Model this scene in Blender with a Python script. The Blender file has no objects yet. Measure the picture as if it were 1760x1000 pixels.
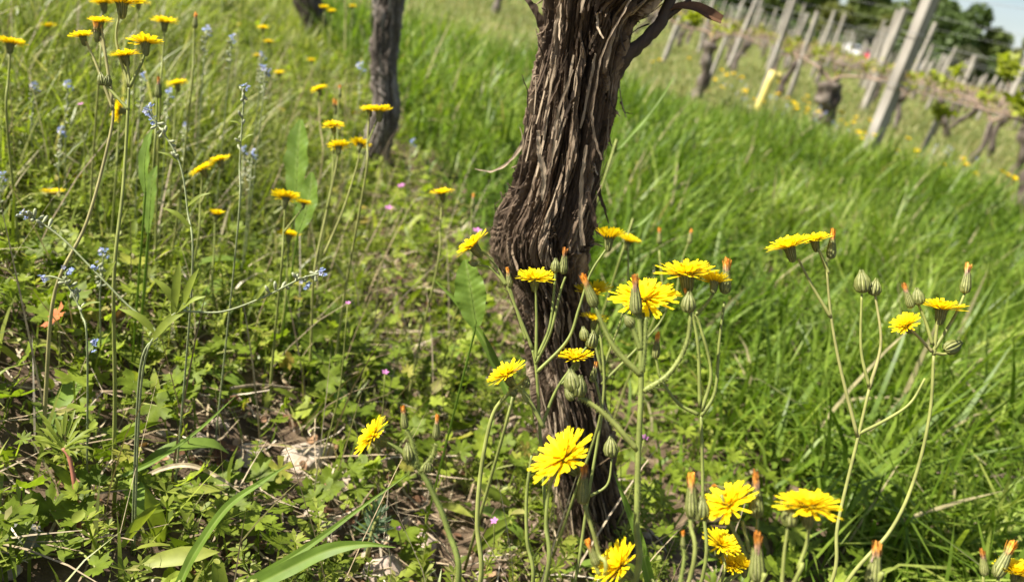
import bpy, math, random
import numpy as np
from mathutils import Vector, Matrix

# ------------------------------------------------------------------ camera, sky, sun, exposure
sc = bpy.context.scene
col = sc.collection
FPX, PITCH, ROLL, EYE = 1381.0, math.radians(21.5), math.radians(15.0), 0.5
_F = np.array([0, math.cos(PITCH), -math.sin(PITCH)])
_U0 = np.array([0, math.sin(PITCH), math.cos(PITCH)])
_R0 = np.array([1.0, 0, 0])
_R = math.cos(ROLL) * _R0 + math.sin(ROLL) * _U0
_U = -math.sin(ROLL) * _R0 + math.cos(ROLL) * _U0
_C = np.array([0, 0, EYE])
cam = bpy.data.cameras.new('camera')
cam.sensor_width = 36.0
cam.lens = FPX / 1760.0 * 36.0
cam.clip_start, cam.clip_end = 0.02, 2000
cam.dof.use_dof = True
cam.dof.focus_distance = 0.51
cam.dof.aperture_fstop = 7.8
camo = bpy.data.objects.new('camera', cam)
col.objects.link(camo)
camo.matrix_world = Matrix(((_R[0], _U[0], -_F[0], _C[0]), (_R[1], _U[1], -_F[1], _C[1]), (_R[2], _U[2], -_F[2], _C[2]), (0, 0, 0, 1)))
sc.camera = camo

SUN_A, SUN_EL = math.radians(77), math.radians(47)      # azimuth to the left of straight behind the camera
SUN = Vector((-math.cos(SUN_EL) * math.sin(SUN_A), -math.cos(SUN_EL) * math.cos(SUN_A), math.sin(SUN_EL)))
w = bpy.data.worlds.new('World')
sc.world = w
w.use_nodes = True
_nt = w.node_tree
_bg = _nt.nodes['Background']
_sky = _nt.nodes.new('ShaderNodeTexSky')
_sky.sky_type = 'NISHITA'
_sky.sun_disc = False
_sky.sun_elevation = SUN_EL
_sky.sun_rotation = math.atan2(SUN.x, SUN.y)
_sky.dust_density = 1.0
_tc = _nt.nodes.new('ShaderNodeTexCoord'); _mp = _nt.nodes.new('ShaderNodeMapping'); _mp.inputs['Scale'].default_value = (2.2, 2.2, 7.0)
_nz = _nt.nodes.new('ShaderNodeTexNoise'); _nz.inputs['Scale'].default_value = 1.6; _nz.inputs['Detail'].default_value = 6
_cr = _nt.nodes.new('ShaderNodeMapRange'); _cr.inputs['From Min'].default_value = .42; _cr.inputs['From Max'].default_value = .66; _cr.inputs['To Max'].default_value = .3
_mx = _nt.nodes.new('ShaderNodeMix'); _mx.data_type = 'RGBA'; _mx.inputs[7].default_value = (8.5, 8.8, 9.4, 1)      # thin white cloud
_nt.links.new(_tc.outputs['Generated'], _mp.inputs[0]); _nt.links.new(_mp.outputs[0], _nz.inputs['Vector']); _nt.links.new(_nz.outputs[0], _cr.inputs[0])
_nt.links.new(_cr.outputs[0], _mx.inputs[0]); _nt.links.new(_sky.outputs[0], _mx.inputs[6]); _nt.links.new(_mx.outputs[2], _bg.inputs[0])
_bg.inputs[1].default_value = 0.05
sl = bpy.data.lights.new('sun', 'SUN')
sl.energy = 5.0
sl.angle = math.radians(0.53)
sl.color = (1.0, 0.94, 0.83)
so = bpy.data.objects.new('sun', sl)
col.objects.link(so)
so.rotation_euler = SUN.to_track_quat('Z', 'Y').to_euler()
so.location = (-3, -1, 4)
vs = sc.view_settings
vs.view_transform = 'Standard'
vs.look = 'None'
vs.exposure = 1.4
vs.gamma = 1.0
vs.use_curve_mapping = False
sc.cycles.max_bounces = 6
sc.cycles.diffuse_bounces = 3
sc.cycles.transmission_bounces = 4
sc.cycles.use_denoising = True

rng = np.random.default_rng(7)
random.seed(7)
TAU = 2 * math.pi

# ------------------------------------------------------------------ placing helpers
def at(x, y, d):                       # a point d metres in front of the lens
    return _C + d * (_F + _R * (x - 880) / FPX + _U * (500 - y) / FPX)
def on_plane(x, y, Y):                 # a point on the upright plane at distance Y
    r = _F + _R * (x - 880) / FPX + _U * (500 - y) / FPX
    return _C + r * (Y / r[1]), Y / r[1]
def project(P):
    v = np.asarray(P) - _C
    d = v @ _F
    d = np.where(d < 0.02, 0.02, d)
    return 880 + FPX * (v @ _R) / d, 500 - FPX * (v @ _U) / d, v @ _F
def hashn(ix, iy, s=0):
    h = np.sin(ix * 127.1 + iy * 311.7 + s * 74.7) * 43758.5453
    return h - np.floor(h)
def vnoise(x, y, s=0, px=None):
    ix, iy = np.floor(x), np.floor(y)
    fx, fy = x - ix, y - iy
    fx = fx * fx * (3 - 2 * fx); fy = fy * fy * (3 - 2 * fy)
    a = (lambda t: np.mod(t, px)) if px else (lambda t: t)
    return ((hashn(a(ix), iy, s) * (1 - fx) + hashn(a(ix + 1), iy, s) * fx) * (1 - fy)
            + (hashn(a(ix), iy + 1, s) * (1 - fx) + hashn(a(ix + 1), iy + 1, s) * fx) * fy)
ROWN = np.array([0.917, 0.40])         # across the near vine row, pointing right
T1 = np.array([0.17, 0.63])
def side(x, y):                        # metres to the right of the near row
    return (x - T1[0]) * ROWN[0] + (y - T1[1]) * ROWN[1]
def gz(x, y):
    x = np.asarray(x, float); y = np.asarray(y, float)
    s = side(x, y)
    near = np.exp(-((x) ** 2 + (y - 0.9) ** 2) / 2.5)
    q = np.clip((-s - 0.10) / 0.65, 0, 1); z = 0.12 * q * q * (3 - 2 * q) + near * (0.035 * (vnoise(x * 6, y * 6, 1) - .5) + 0.02 * (vnoise(x * 19, y * 19, 2) - .5) + 0.008 * (vnoise(x * 60, y * 60, 3) - .5))
    z = z + 0.05 * (vnoise(x * .7, y * .7, 4) - .5) * np.clip((y - 1.5) / 3, 0, 1) * np.exp(-y / 40)
    return z
def ground_at(x, y):
    r = _F + _R * (x - 880) / FPX + _U * (500 - y) / FPX
    P = _C + r * (-EYE / r[2])
    for _ in range(14):
        P = .5 * P + .5 * (_C + r * ((float(gz(P[0], P[1])) - EYE) / r[2]))
    return P

# ------------------------------------------------------------------ mesh helpers
def mesh(name, V, F, mat, smooth=True, cols=None):
    V = np.asarray(V, np.float32)
    groups = F if isinstance(F, list) else [F]
    groups = [np.asarray(g, np.int32) for g in groups if len(g)]
    me = bpy.data.meshes.new(name)
    idx = np.concatenate([g.ravel() for g in groups])
    tot = np.concatenate([np.full(len(g), g.shape[1], np.int32) for g in groups])
    st = np.concatenate([[0], np.cumsum(tot)[:-1]]).astype(np.int32)
    me.vertices.add(len(V)); me.vertices.foreach_set('co', V.ravel())
    me.loops.add(len(idx)); me.loops.foreach_set('vertex_index', idx)
    me.polygons.add(len(tot)); me.polygons.foreach_set('loop_start', st); me.polygons.foreach_set('loop_total', tot)
    me.polygons.foreach_set('use_smooth', np.full(len(tot), smooth))
    me.update(calc_edges=True)
    if cols is not None:
        a = me.attributes.new('tint', 'FLOAT', 'POINT')
        a.data.foreach_set('value', np.asarray(cols, np.float32))
    if mat: me.materials.append(mat)
    return me
def link(name, me, parent=None, loc=None, mat4=None):
    o = bpy.data.objects.new(name, me)
    col.objects.link(o)
    if parent: o.parent = parent
    if mat4 is not None: o.matrix_local = mat4
    elif loc is not None: o.location = loc
    return o
def tag(o, label, cat=None, group=None, kind=None):
    o['label'] = label
    if cat: o['category'] = cat
    if group: o['group'] = group
    if kind: o['kind'] = kind
    return o
def empty(name, loc):
    o = bpy.data.objects.new(name, None)
    o.empty_display_size = 0.02
    o.location = Vector(loc)
    col.objects.link(o)
    return o
class MB:                              # gathers pieces into one mesh
    def __init__(s): s.V = []; s.Q = []; s.T = []; s.c = []; s.n = 0
    def add(s, V, Q=None, T=None, c=0.5):
        V = np.asarray(V, float)
        s.V.append(V)
        if Q is not None and len(Q): s.Q.append(np.asarray(Q) + s.n)
        if T is not None and len(T): s.T.append(np.asarray(T) + s.n)
        s.c.append(np.full(len(V), c) if np.isscalar(c) else np.asarray(c)); s.n += len(V)
    def build(s, name, mat, smooth=True):
        F = []
        if s.Q: F.append(np.concatenate(s.Q))
        if s.T: F.append(np.concatenate(s.T))
        return mesh(name, np.concatenate(s.V), F, mat, smooth, np.concatenate(s.c))
def smooth_path(P, n):
    P = np.asarray(P, float)
    if len(P) == 2: return P[0] + np.linspace(0, 1, n)[:, None] * (P[1] - P[0])
    E = np.vstack([2 * P[0] - P[1], P, 2 * P[-1] - P[-2]])
    out = []
    m = len(P) - 1
    for t in np.linspace(0, m - 1e-6, n):
        i = int(t); f = t - i
        a, b, c, d = E[i], E[i + 1], E[i + 2], E[i + 3]
        out.append(.5 * ((2 * b) + (c - a) * f + (2 * a - 5 * b + 4 * c - d) * f * f + (3 * b - a - 3 * c + d) * f ** 3))
    return np.array(out)
def frames(P):
    T = np.gradient(P, axis=0); T /= np.linalg.norm(T, axis=1)[:, None] + 1e-12
    a = np.array([1.0, 0, 0]) if abs(T[0][0]) < .8 else np.array([0, 1.0, 0])
    A = []; B = []
    for t in T:
        a = a - t * (a @ t); a = a / (np.linalg.norm(a) + 1e-12)
        A.append(a); B.append(np.cross(t, a))
    return T, np.array(A), np.array(B)
def tube(mb, P, r, sides=6, c=.5, n=None, hairs=0, hl=.0012, jitter=0):
    P = smooth_path(P, n or max(4, len(P) * 4))
    r = np.interp(np.linspace(0, 1, len(P)), np.linspace(0, 1, len(np.atleast_1d(r))), np.atleast_1d(r)) if not np.isscalar(r) else np.full(len(P), r)
    T, A, B = frames(P)
    th = np.arange(sides) * TAU / sides
    rr = r[:, None] * (1 + jitter * (rng.random((len(P), sides)) - .5))
    V = P[:, None, :] + rr[..., None] * (np.cos(th)[None, :, None] * A[:, None, :] + np.sin(th)[None, :, None] * B[:, None, :])
    k = len(P); i = np.arange(k - 1)[:, None] * sides; j = np.arange(sides)[None, :]
    Q = np.stack([i + j, i + (j + 1) % sides, i + sides + (j + 1) % sides, i + sides + j], -1).reshape(-1, 4)
    caps = [[0, s + 1, s] for s in range(1, sides - 1)] + [[(k - 1) * sides, (k - 1) * sides + s, (k - 1) * sides + s + 1] for s in range(1, sides - 1)]
    mb.add(V.reshape(-1, 3), Q, caps, c)
    if hairs:
        q = rng.integers(0, k - 1, hairs); f = rng.random(hairs)[:, None]
        p = P[q] * (1 - f) + P[q + 1] * f
        t = rng.random(hairs) * TAU
        d = np.cos(t)[:, None] * A[q] + np.sin(t)[:, None] * B[q]
        b = p + d * r[q][:, None] * .9
        L = hl * (.5 + rng.random(hairs))[:, None]
        e = b + d * L + rng.normal(0, .25, (hairs, 3)) * L
        s = T[q] * .00012
        HV = np.stack([b - s, b + s, e], 1).reshape(-1, 3)
        mb.add(HV, None, np.arange(hairs * 3).reshape(-1, 3), c)
    return P
def ribbon(mb, P, wd, nrm=None, c=.5, n=None, thick=0, fold=0.0):
    P = smooth_path(P, n or max(5, len(P) * 4))
    k = len(P)
    wv = np.interp(np.linspace(0, 1, k), np.linspace(0, 1, len(wd)), wd)
    T = np.gradient(P, axis=0); T /= np.linalg.norm(T, axis=1)[:, None] + 1e-12
    N = np.tile(np.asarray(nrm if nrm is not None else -_F, float), (k, 1)) if np.ndim(nrm) < 2 else np.asarray(nrm)
    S = np.cross(T, N); S /= np.linalg.norm(S, axis=1)[:, None] + 1e-9
    N2 = np.cross(S, T)
    L = P - S * wv[:, None] / 2 + N2 * fold * wv[:, None]; Rr = P + S * wv[:, None] / 2 + N2 * fold * wv[:, None]
    i = np.arange(k - 1)
    if thick:
        V = np.concatenate([L, P, Rr, L - N2 * thick, P - N2 * thick, Rr - N2 * thick])
        q = lambda a, b: np.stack([a * k + i, b * k + i, b * k + i + 1, a * k + i + 1], -1)
        Q = np.concatenate([q(0, 1), q(1, 2), q(4, 3), q(5, 4), q(3, 0), q(2, 5)])
        Q = np.vstack([Q, [[0, 3 * k, 4 * k, k], [k, 4 * k, 5 * k, 2 * k], [k - 1, 2 * k - 1, 5 * k - 1, 4 * k - 1], [2 * k - 1, 3 * k - 1, 6 * k - 1, 5 * k - 1]]])
    else:
        V = np.concatenate([L, P, Rr])
        Q = np.concatenate([np.stack([i, k + i, k + i + 1, i + 1], -1), np.stack([k + i, 2 * k + i, 2 * k + i + 1, k + i + 1], -1)])
    mb.add(V, Q, None, c)
def scatter(mb, tmpl, M, P, c):        # many copies of a small template: M (n,3,3), P (n,3)
    V, Q, T = tmpl[:3]
    n, k = len(P), len(V)
    W = (np.einsum('nij,vj->nvi', M, V) + P[:, None, :]).reshape(-1, 3)
    off = (np.arange(n) * k)[:, None, None]
    mb.add(W, (np.asarray(Q)[None] + off).reshape(-1, 4) if Q is not None and len(Q) else None,
           (np.asarray(T)[None] + off).reshape(-1, 3) if T is not None and len(T) else None, np.repeat(c, k))
def rot_mats(yaw, tilt, az, s):        # spin about z, then lean by tilt toward az, scaled
    cy, sy = np.cos(yaw), np.sin(yaw); z = np.zeros_like(yaw); o = np.ones_like(yaw)
    Rz = np.stack([np.stack([cy, -sy, z], -1), np.stack([sy, cy, z], -1), np.stack([z, z, o], -1)], -2)
    ax, ay = -np.sin(az), np.cos(az); ct, s_ = np.cos(tilt), np.sin(tilt); v = 1 - ct
    Rt = np.stack([np.stack([ax * ax * v + ct, ax * ay * v, ay * s_], -1), np.stack([ax * ay * v, ay * ay * v + ct, -ax * s_], -1), np.stack([-ay * s_, ax * s_, ct], -1)], -2)
    return (Rt @ Rz) * np.asarray(s)[:, None, None]
def axis_matrix(pos, axis, spin=0., s=1.):
    q = Vector(axis).to_track_quat('Z', 'Y')
    return Matrix.Translation(Vector(pos)) @ q.to_matrix().to_4x4() @ Matrix.Rotation(spin, 4, 'Z') @ Matrix.Scale(s, 4)
def in_view(x, y, z=0.08, m=330):
    P = np.stack([x, y, np.zeros_like(x) + z], -1)
    a, b, d = project(P)
    return (d > .12) & (a > -m) & (a < 1760 + m) & (b > -m) & (b < 1000 + m)

# ------------------------------------------------------------------ materials
def new_mat(name):
    m = bpy.data.materials.new(name); m.use_nodes = True
    nt = m.node_tree
    for n in list(nt.nodes): nt.nodes.remove(n)
    return m, nt, (lambda t, **k: _node(nt, t, k)), nt.links.new
def _node(nt, t, k):
    n = nt.nodes.new('ShaderNode' + t)
    for a, b in k.items(): setattr(n, a, b)
    return n
def ramp(nt, stops, interp='LINEAR'):
    r = nt.nodes.new('ShaderNodeValToRGB')
    r.color_ramp.interpolation = interp
    e = r.color_ramp.elements
    while len(e) < len(stops): e.new(.5)
    for i, (p, c) in enumerate(stops):
        e[i].position = p; e[i].color = (*c, 1)
    return r
def foliage(name, stops, source='island', transl=.35, rough=.5, spec=.3, noise=.35, nscale=60, tcol=(1.15, 1.25, .5), bump=0.0, vary=None):
    """leaf-like surface: colour drawn per piece, a little mottling, light passing through"""
    m, nt, N, L = new_mat(name)
    rp = ramp(nt, stops)
    if source == 'island':
        g = N('NewGeometry'); L(g.outputs['Random Per Island'], rp.inputs[0])
    elif source == 'tint':
        a = N('Attribute', attribute_name='tint'); L(a.outputs['Fac'], rp.inputs[0])
    else:
        oi = N('ObjectInfo'); L(oi.outputs['Random'], rp.inputs[0])
    tc = N('TexCoord')
    nz = N('TexNoise'); nz.inputs['Scale'].default_value = nscale; nz.inputs['Detail'].default_value = 3
    L(tc.outputs['Object'], nz.inputs['Vector'])
    mr = N('MapRange'); mr.inputs['From Min'].default_value = .3; mr.inputs['From Max'].default_value = .7
    mr.inputs['To Min'].default_value = 1 - noise; mr.inputs['To Max'].default_value = 1 + noise
    L(nz.outputs[0], mr.inputs[0])
    mx = N('Mix', data_type='RGBA', blend_type='MULTIPLY'); mx.inputs[0].default_value = 1
    L(rp.outputs[0], mx.inputs[6]); L(mr.outputs[0], mx.inputs[7])
    if vary:                                       # each flower a little different from the next
        oi = N('ObjectInfo'); vr = ramp(nt, vary); L(oi.outputs['Random'], vr.inputs[0])
        m2 = N('Mix', data_type='RGBA', blend_type='MULTIPLY'); m2.inputs[0].default_value = 1
        L(mx.outputs[2], m2.inputs[6]); L(vr.outputs[0], m2.inputs[7]); mx = m2
    b = N('BsdfPrincipled'); b.inputs['Roughness'].default_value = rough; b.inputs['Specular IOR Level'].default_value = spec
    L(mx.outputs[2], b.inputs['Base Color'])
    out = N('OutputMaterial')
    if bump:
        bp = N('Bump'); bp.inputs['Strength'].default_value = bump; bp.inputs['Distance'].default_value = .001
        L(nz.outputs[0], bp.inputs['Height']); L(bp.outputs[0], b.inputs['Normal'])
    if transl:
        t = N('BsdfTranslucent')
        tm = N('Mix', data_type='RGBA', blend_type='MULTIPLY'); tm.inputs[0].default_value = 1; tm.inputs[7].default_value = (*tcol, 1)
        L(mx.outputs[2], tm.inputs[6]); L(tm.outputs[2], t.inputs[0])
        ms = N('MixShader'); ms.inputs[0].default_value = transl
        L(b.outputs[0], ms.inputs[1]); L(t.outputs[0], ms.inputs[2]); L(ms.outputs[0], out.inputs[0])
    else: L(b.outputs[0], out.inputs[0])
    return m
M = {}
M['lush'] = foliage('lush_grass', [(0, (.055, .108, .009)), (.4, (.118, .19, .018)), (.72, (.205, .28, .036)), (.93, (.31, .345, .08)), (1, (.38, .33, .18))], source='tint', transl=.45, rough=.45, spec=.3)
M['meadow'] = foliage('meadow_grass', [(0, (.09, .125, .012)), (.4, (.165, .205, .022)), (.74, (.26, .31, .045)), (.9, (.36, .36, .12)), (1, (.52, .45, .28))], transl=.42, rough=.42, spec=.4)
M['fargrass'] = foliage('far_grass', [(0, (.09, .13, .03)), (.5, (.16, .19, .05)), (.8, (.25, .23, .09)), (1, (.34, .27, .15))], transl=.3)
M['gerleaf'] = foliage('geranium_leaf', [(0, (.09, .135, .010)), (.5, (.185, .245, .022)), (.93, (.30, .36, .045)), (.985, (.34, .32, .06)), (1, (.36, .26, .06))], transl=.48, nscale=120, bump=.4, rough=.55, spec=.22)
M['cover'] = foliage('ground_cover', [(0, (.09, .125, .012)), (.5, (.185, .235, .025)), (.9, (.30, .33, .06)), (1, (.34, .31, .11))], transl=.45, rough=.5, spec=.3)
M['straw'] = foliage('straw', [(0, (.16, .11, .065)), (.4, (.30, .23, .14)), (.8, (.42, .34, .23)), (1, (.55, .47, .36))], transl=.12, rough=.6, nscale=200)
M['deadleaf'] = foliage('dead_leaf', [(0, (.09, .045, .022)), (.5, (.2, .1, .05)), (.8, (.32, .2, .11)), (1, (.4, .3, .2))], transl=.2, rough=.7, nscale=150)
M['stem'] = foliage('flower_stem', [(0, (.16, .20, .045)), (.5, (.24, .26, .07)), (1, (.36, .30, .15))], source='tint', transl=.1, nscale=90, noise=.25)
M['petal'] = foliage('yellow_petal', [(0, (.80, .48, .004)), (.4, (.89, .66, .007)), (1, (.93, .76, .015))], source='tint', transl=.42, rough=.6, spec=.15, noise=.08, tcol=(1.0, 1.04, .8), vary=[(0, (.9, .85, .8)), (.4, (1, .98, 1)), (1, (1, 1, 1))])
M['orange'] = foliage('withered_petal', [(0, (.42, .30, .19)), (.35, (.56, .36, .15)), (.7, (.72, .34, .04)), (1, (.62, .24, .03))], source='tint', transl=.2, vary=[(0, (.5, .42, .5)), (.3, (.95, 1.0, 1.6)), (.6, (1, .9, .8)), (1, (1, 1, 1))], noise=.45, nscale=400, tcol=(1.1, .9, .5))
M['bract'] = foliage('bract', [(0, (.09, .105, .022)), (.5, (.18, .195, .055)), (1, (.44, .42, .21))], source='tint', transl=.15, noise=.25, nscale=500)
M['blue'] = foliage('blue_petal', [(0, (.20, .26, .50)), (.6, (.30, .36, .60)), (1, (.46, .46, .64))], transl=.25, noise=.1, tcol=(1, 1, 1))
M['hairystem'] = foliage('grey_green_stem', [(0, (.15, .18, .07)), (.5, (.24, .27, .13)), (1, (.40, .40, .28))], source='tint', transl=.1, noise=.25, nscale=300)
M['pink'] = foliage('pink_petal', [(0, (.50, .12, .40)), (1, (.62, .28, .52))], transl=.3, noise=.1, tcol=(1, 1, 1))
M['dock'] = foliage('broad_leaf', [(0, (.12, .20, .025)), (.5, (.18, .27, .04)), (1, (.30, .36, .12))], source='tint', transl=.48, nscale=40, noise=.25, bump=.5)
M['vineleaf'] = foliage('young_vine_leaf', [(0, (.22, .26, .02)), (.6, (.34, .36, .04)), (.85, (.40, .32, .08)), (1, (.42, .22, .14))], transl=.45)
M['treeleaf'] = {k: foliage('tree_leaf_' + k, st, transl=.25, rough=.6) for k, st in dict(
    dark=[(0, (.05, .08, .022)), (1, (.095, .14, .036))], mid=[(0, (.08, .11, .024)), (1, (.14, .18, .04))],
    olive=[(0, (.085, .10, .018)), (1, (.15, .16, .035))], grey=[(0, (.075, .085, .045)), (1, (.12, .13, .07))], brown=[(0, (.11, .085, .03)), (1, (.17, .13, .05))]).items()}

def bark_mat(name, stops, scale=1.0):
    m, nt, N, L = new_mat(name)
    a = N('Attribute', attribute_name='tint')
    tc = N('TexCoord'); mp = N('Mapping'); mp.inputs['Scale'].default_value = (420 * scale, 420 * scale, 38 * scale)
    L(tc.outputs['Object'], mp.inputs[0])
    nz = N('TexNoise'); nz.inputs['Scale'].default_value = 1; nz.inputs['Detail'].default_value = 5; nz.inputs['Roughness'].default_value = .65
    L(mp.outputs[0], nz.inputs['Vector'])
    ad = N('Math', operation='MULTIPLY_ADD'); ad.inputs[1].default_value = .9; ad.inputs[2].default_value = -.45
    L(nz.outputs[0], ad.inputs[0])
    s = N('Math', operation='ADD', use_clamp=True); L(ad.outputs[0], s.inputs[0]); L(a.outputs['Fac'], s.inputs[1])
    rp = ramp(nt, stops); L(s.outputs[0], rp.inputs[0])
    b = N('BsdfPrincipled'); b.inputs['Roughness'].default_value = .78; b.inputs['Specular IOR Level'].default_value = .25
    L(rp.outputs[0], b.inputs['Base Color'])
    bp = N('Bump'); bp.inputs['Strength'].default_value = .7; bp.inputs['Distance'].default_value = .0012
    L(nz.outputs[0], bp.inputs['Height']); L(bp.outputs[0], b.inputs['Normal'])
    o = N('OutputMaterial'); L(b.outputs[0], o.inputs[0])
    return m
M['bark'] = bark_mat('vine_bark', [(0, (.019, .012, .007)), (.32, (.060, .039, .024)), (.62, (.138, .096, .062)), (1, (.39, .305, .21))])
M['bark2'] = bark_mat('grey_vine_bark', [(0, (.05, .038, .03)), (.5, (.135, .11, .09)), (1, (.30, .265, .23))], .5)
M['darkbark'] = bark_mat('dark_vine_bark', [(0, (.035, .025, .02)), (.5, (.09, .07, .055)), (1, (.2, .17, .14))], .4)
M['cane'] = bark_mat('vine_cane', [(0, (.10, .072, .052)), (.5, (.19, .135, .10)), (1, (.32, .24, .18))], .4)
M['post'] = bark_mat('weathered_post', [(0, (.13, .115, .095)), (.5, (.26, .235, .20)), (1, (.40, .37, .33))], .12)

def plain(name, c, rough=.5, metal=0., noise=.15, nscale=20, spec=.5, coat=0):
    m, nt, N, L = new_mat(name)
    tc = N('TexCoord'); nz = N('TexNoise'); nz.inputs['Scale'].default_value = nscale; nz.inputs['Detail'].default_value = 4
    L(tc.outputs['Object'], nz.inputs['Vector'])
    rp = ramp(nt, [(.3, tuple(v * (1 - noise) for v in c)), (.7, tuple(min(1, v * (1 + noise)) for v in c))]); L(nz.outputs[0], rp.inputs[0])
    b = N('BsdfPrincipled'); b.inputs['Roughness'].default_value = rough; b.inputs['Metallic'].default_value = metal
    b.inputs['Specular IOR Level'].default_value = spec; b.inputs['Coat Weight'].default_value = coat
    L(rp.outputs[0], b.inputs['Base Color'])
    o = N('OutputMaterial'); L(b.outputs[0], o.inputs[0])
    return m
M['wire'] = plain('galvanised_wire', (.22, .22, .22), .5, .5)
M['tube'] = plain('yellow_plastic', (.55, .46, .13), .5, noise=.3, nscale=40)
M['white'] = plain('white_paint', (.8, .8, .8), .25, noise=.02, coat=.5)
M['red'] = plain('red_paint', (.5, .04, .06), .25, noise=.02, coat=.5)
M['glass'] = plain('dark_glass', (.02, .025, .03), .05, noise=.05, spec=.8)
M['rubber'] = plain('tyre_rubber', (.02, .02, .02), .8)
M['rim'] = plain('wheel_rim', (.5, .5, .5), .3, .8)
M['lamp'] = plain('lamp_glass', (.75, .75, .72), .1)
M['tail'] = plain('tail_lamp', (.5, .02, .02), .15)

def stone_mat(name, a, b_):
    m, nt, N, L = new_mat(name)
    tc = N('TexCoord'); nz = N('TexNoise'); nz.inputs['Scale'].default_value = 70; nz.inputs['Detail'].default_value = 8; nz.inputs['Roughness'].default_value = .7
    L(tc.outputs['Object'], nz.inputs['Vector'])
    rp = ramp(nt, [(.3, a), (.7, b_)]); L(nz.outputs[0], rp.inputs[0])
    b = N('BsdfPrincipled'); b.inputs['Roughness'].default_value = .85
    L(rp.outputs[0], b.inputs['Base Color'])
    bp = N('Bump'); bp.inputs['Strength'].default_value = .8; bp.inputs['Distance'].default_value = .002
    L(nz.outputs[0], bp.inputs['Height']); L(bp.outputs[0], b.inputs['Normal'])
    o = N('OutputMaterial'); L(b.outputs[0], o.inputs[0])
    return m
M['stone_tan'] = stone_mat('tan_limestone', (.22, .16, .11), (.5, .42, .33))
M['stone_grey'] = stone_mat('grey_stone', (.12, .12, .115), (.26, .25, .23))
M['stone_pink'] = stone_mat('pinkish_stone', (.3, .21, .16), (.52, .42, .34))

def ground_mat():
    m, nt, N, L = new_mat('soil_and_turf')
    tc = N('TexCoord')
    def noise(s, d=6, r=.6):
        n = N('TexNoise'); n.inputs['Scale'].default_value = s; n.inputs['Detail'].default_value = d; n.inputs['Roughness'].default_value = r
        L(tc.outputs['Object'], n.inputs['Vector']); return n
    n1, n2, n3 = noise(45), noise(3.5), noise(.8)
    soil = ramp(nt, [(.3, (.05, .034, .022)), (.55, (.12, .085, .055)), (.75, (.24, .18, .12))]); L(n1.outputs[0], soil.inputs[0])
    turf = ramp(nt, [(.3, (.09, .13, .03)), (.5, (.15, .17, .045)), (.68, (.24, .2, .09))]); L(n2.outputs[0], turf.inputs[0])
    at_ = N('Attribute', attribute_name='tint')
    mx = N('Mix', data_type='RGBA'); L(at_.outputs['Fac'], mx.inputs[0]); L(soil.outputs[0], mx.inputs[6]); L(turf.outputs[0], mx.inputs[7])
    b = N('BsdfPrincipled'); b.inputs['Roughness'].default_value = .95; b.inputs['Specular IOR Level'].default_value = .1
    L(mx.outputs[2], b.inputs['Base Color'])
    bp = N('Bump'); bp.inputs['Strength'].default_value = .9; bp.inputs['Distance'].default_value = .006
    L(n1.outputs[0], bp.inputs['Height']); L(bp.outputs[0], b.inputs['Normal'])
    o = N('OutputMaterial'); L(b.outputs[0], o.inputs[0])
    return m
M['ground'] = ground_mat()

# ------------------------------------------------------------------ the ground
def ground():
    k = 250
    t = np.linspace(-1, 1, k)
    gx = np.sinh(t * 8.2) / np.sinh(8.2) * 500
    gy = 0.9 + gx
    X, Y = np.meshgrid(gx, gy)
    Z = gz(X, Y)
    i = np.arange(k - 1)
    I = (i[:, None] * k + i[None, :])
    Q = np.stack([I, I + 1, I + k + 1, I + k], -1).reshape(-1, 4)
    d = np.hypot(X, Y)
    o = link('ground', mesh('ground', np.stack([X, Y, Z], -1).reshape(-1, 3), Q, M['ground'], True, np.clip((d - 2.2) / 3, 0, 1).ravel()))
    tag(o, 'brown stony vineyard soil under the weeds and grass', kind='structure')
ground()

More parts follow.
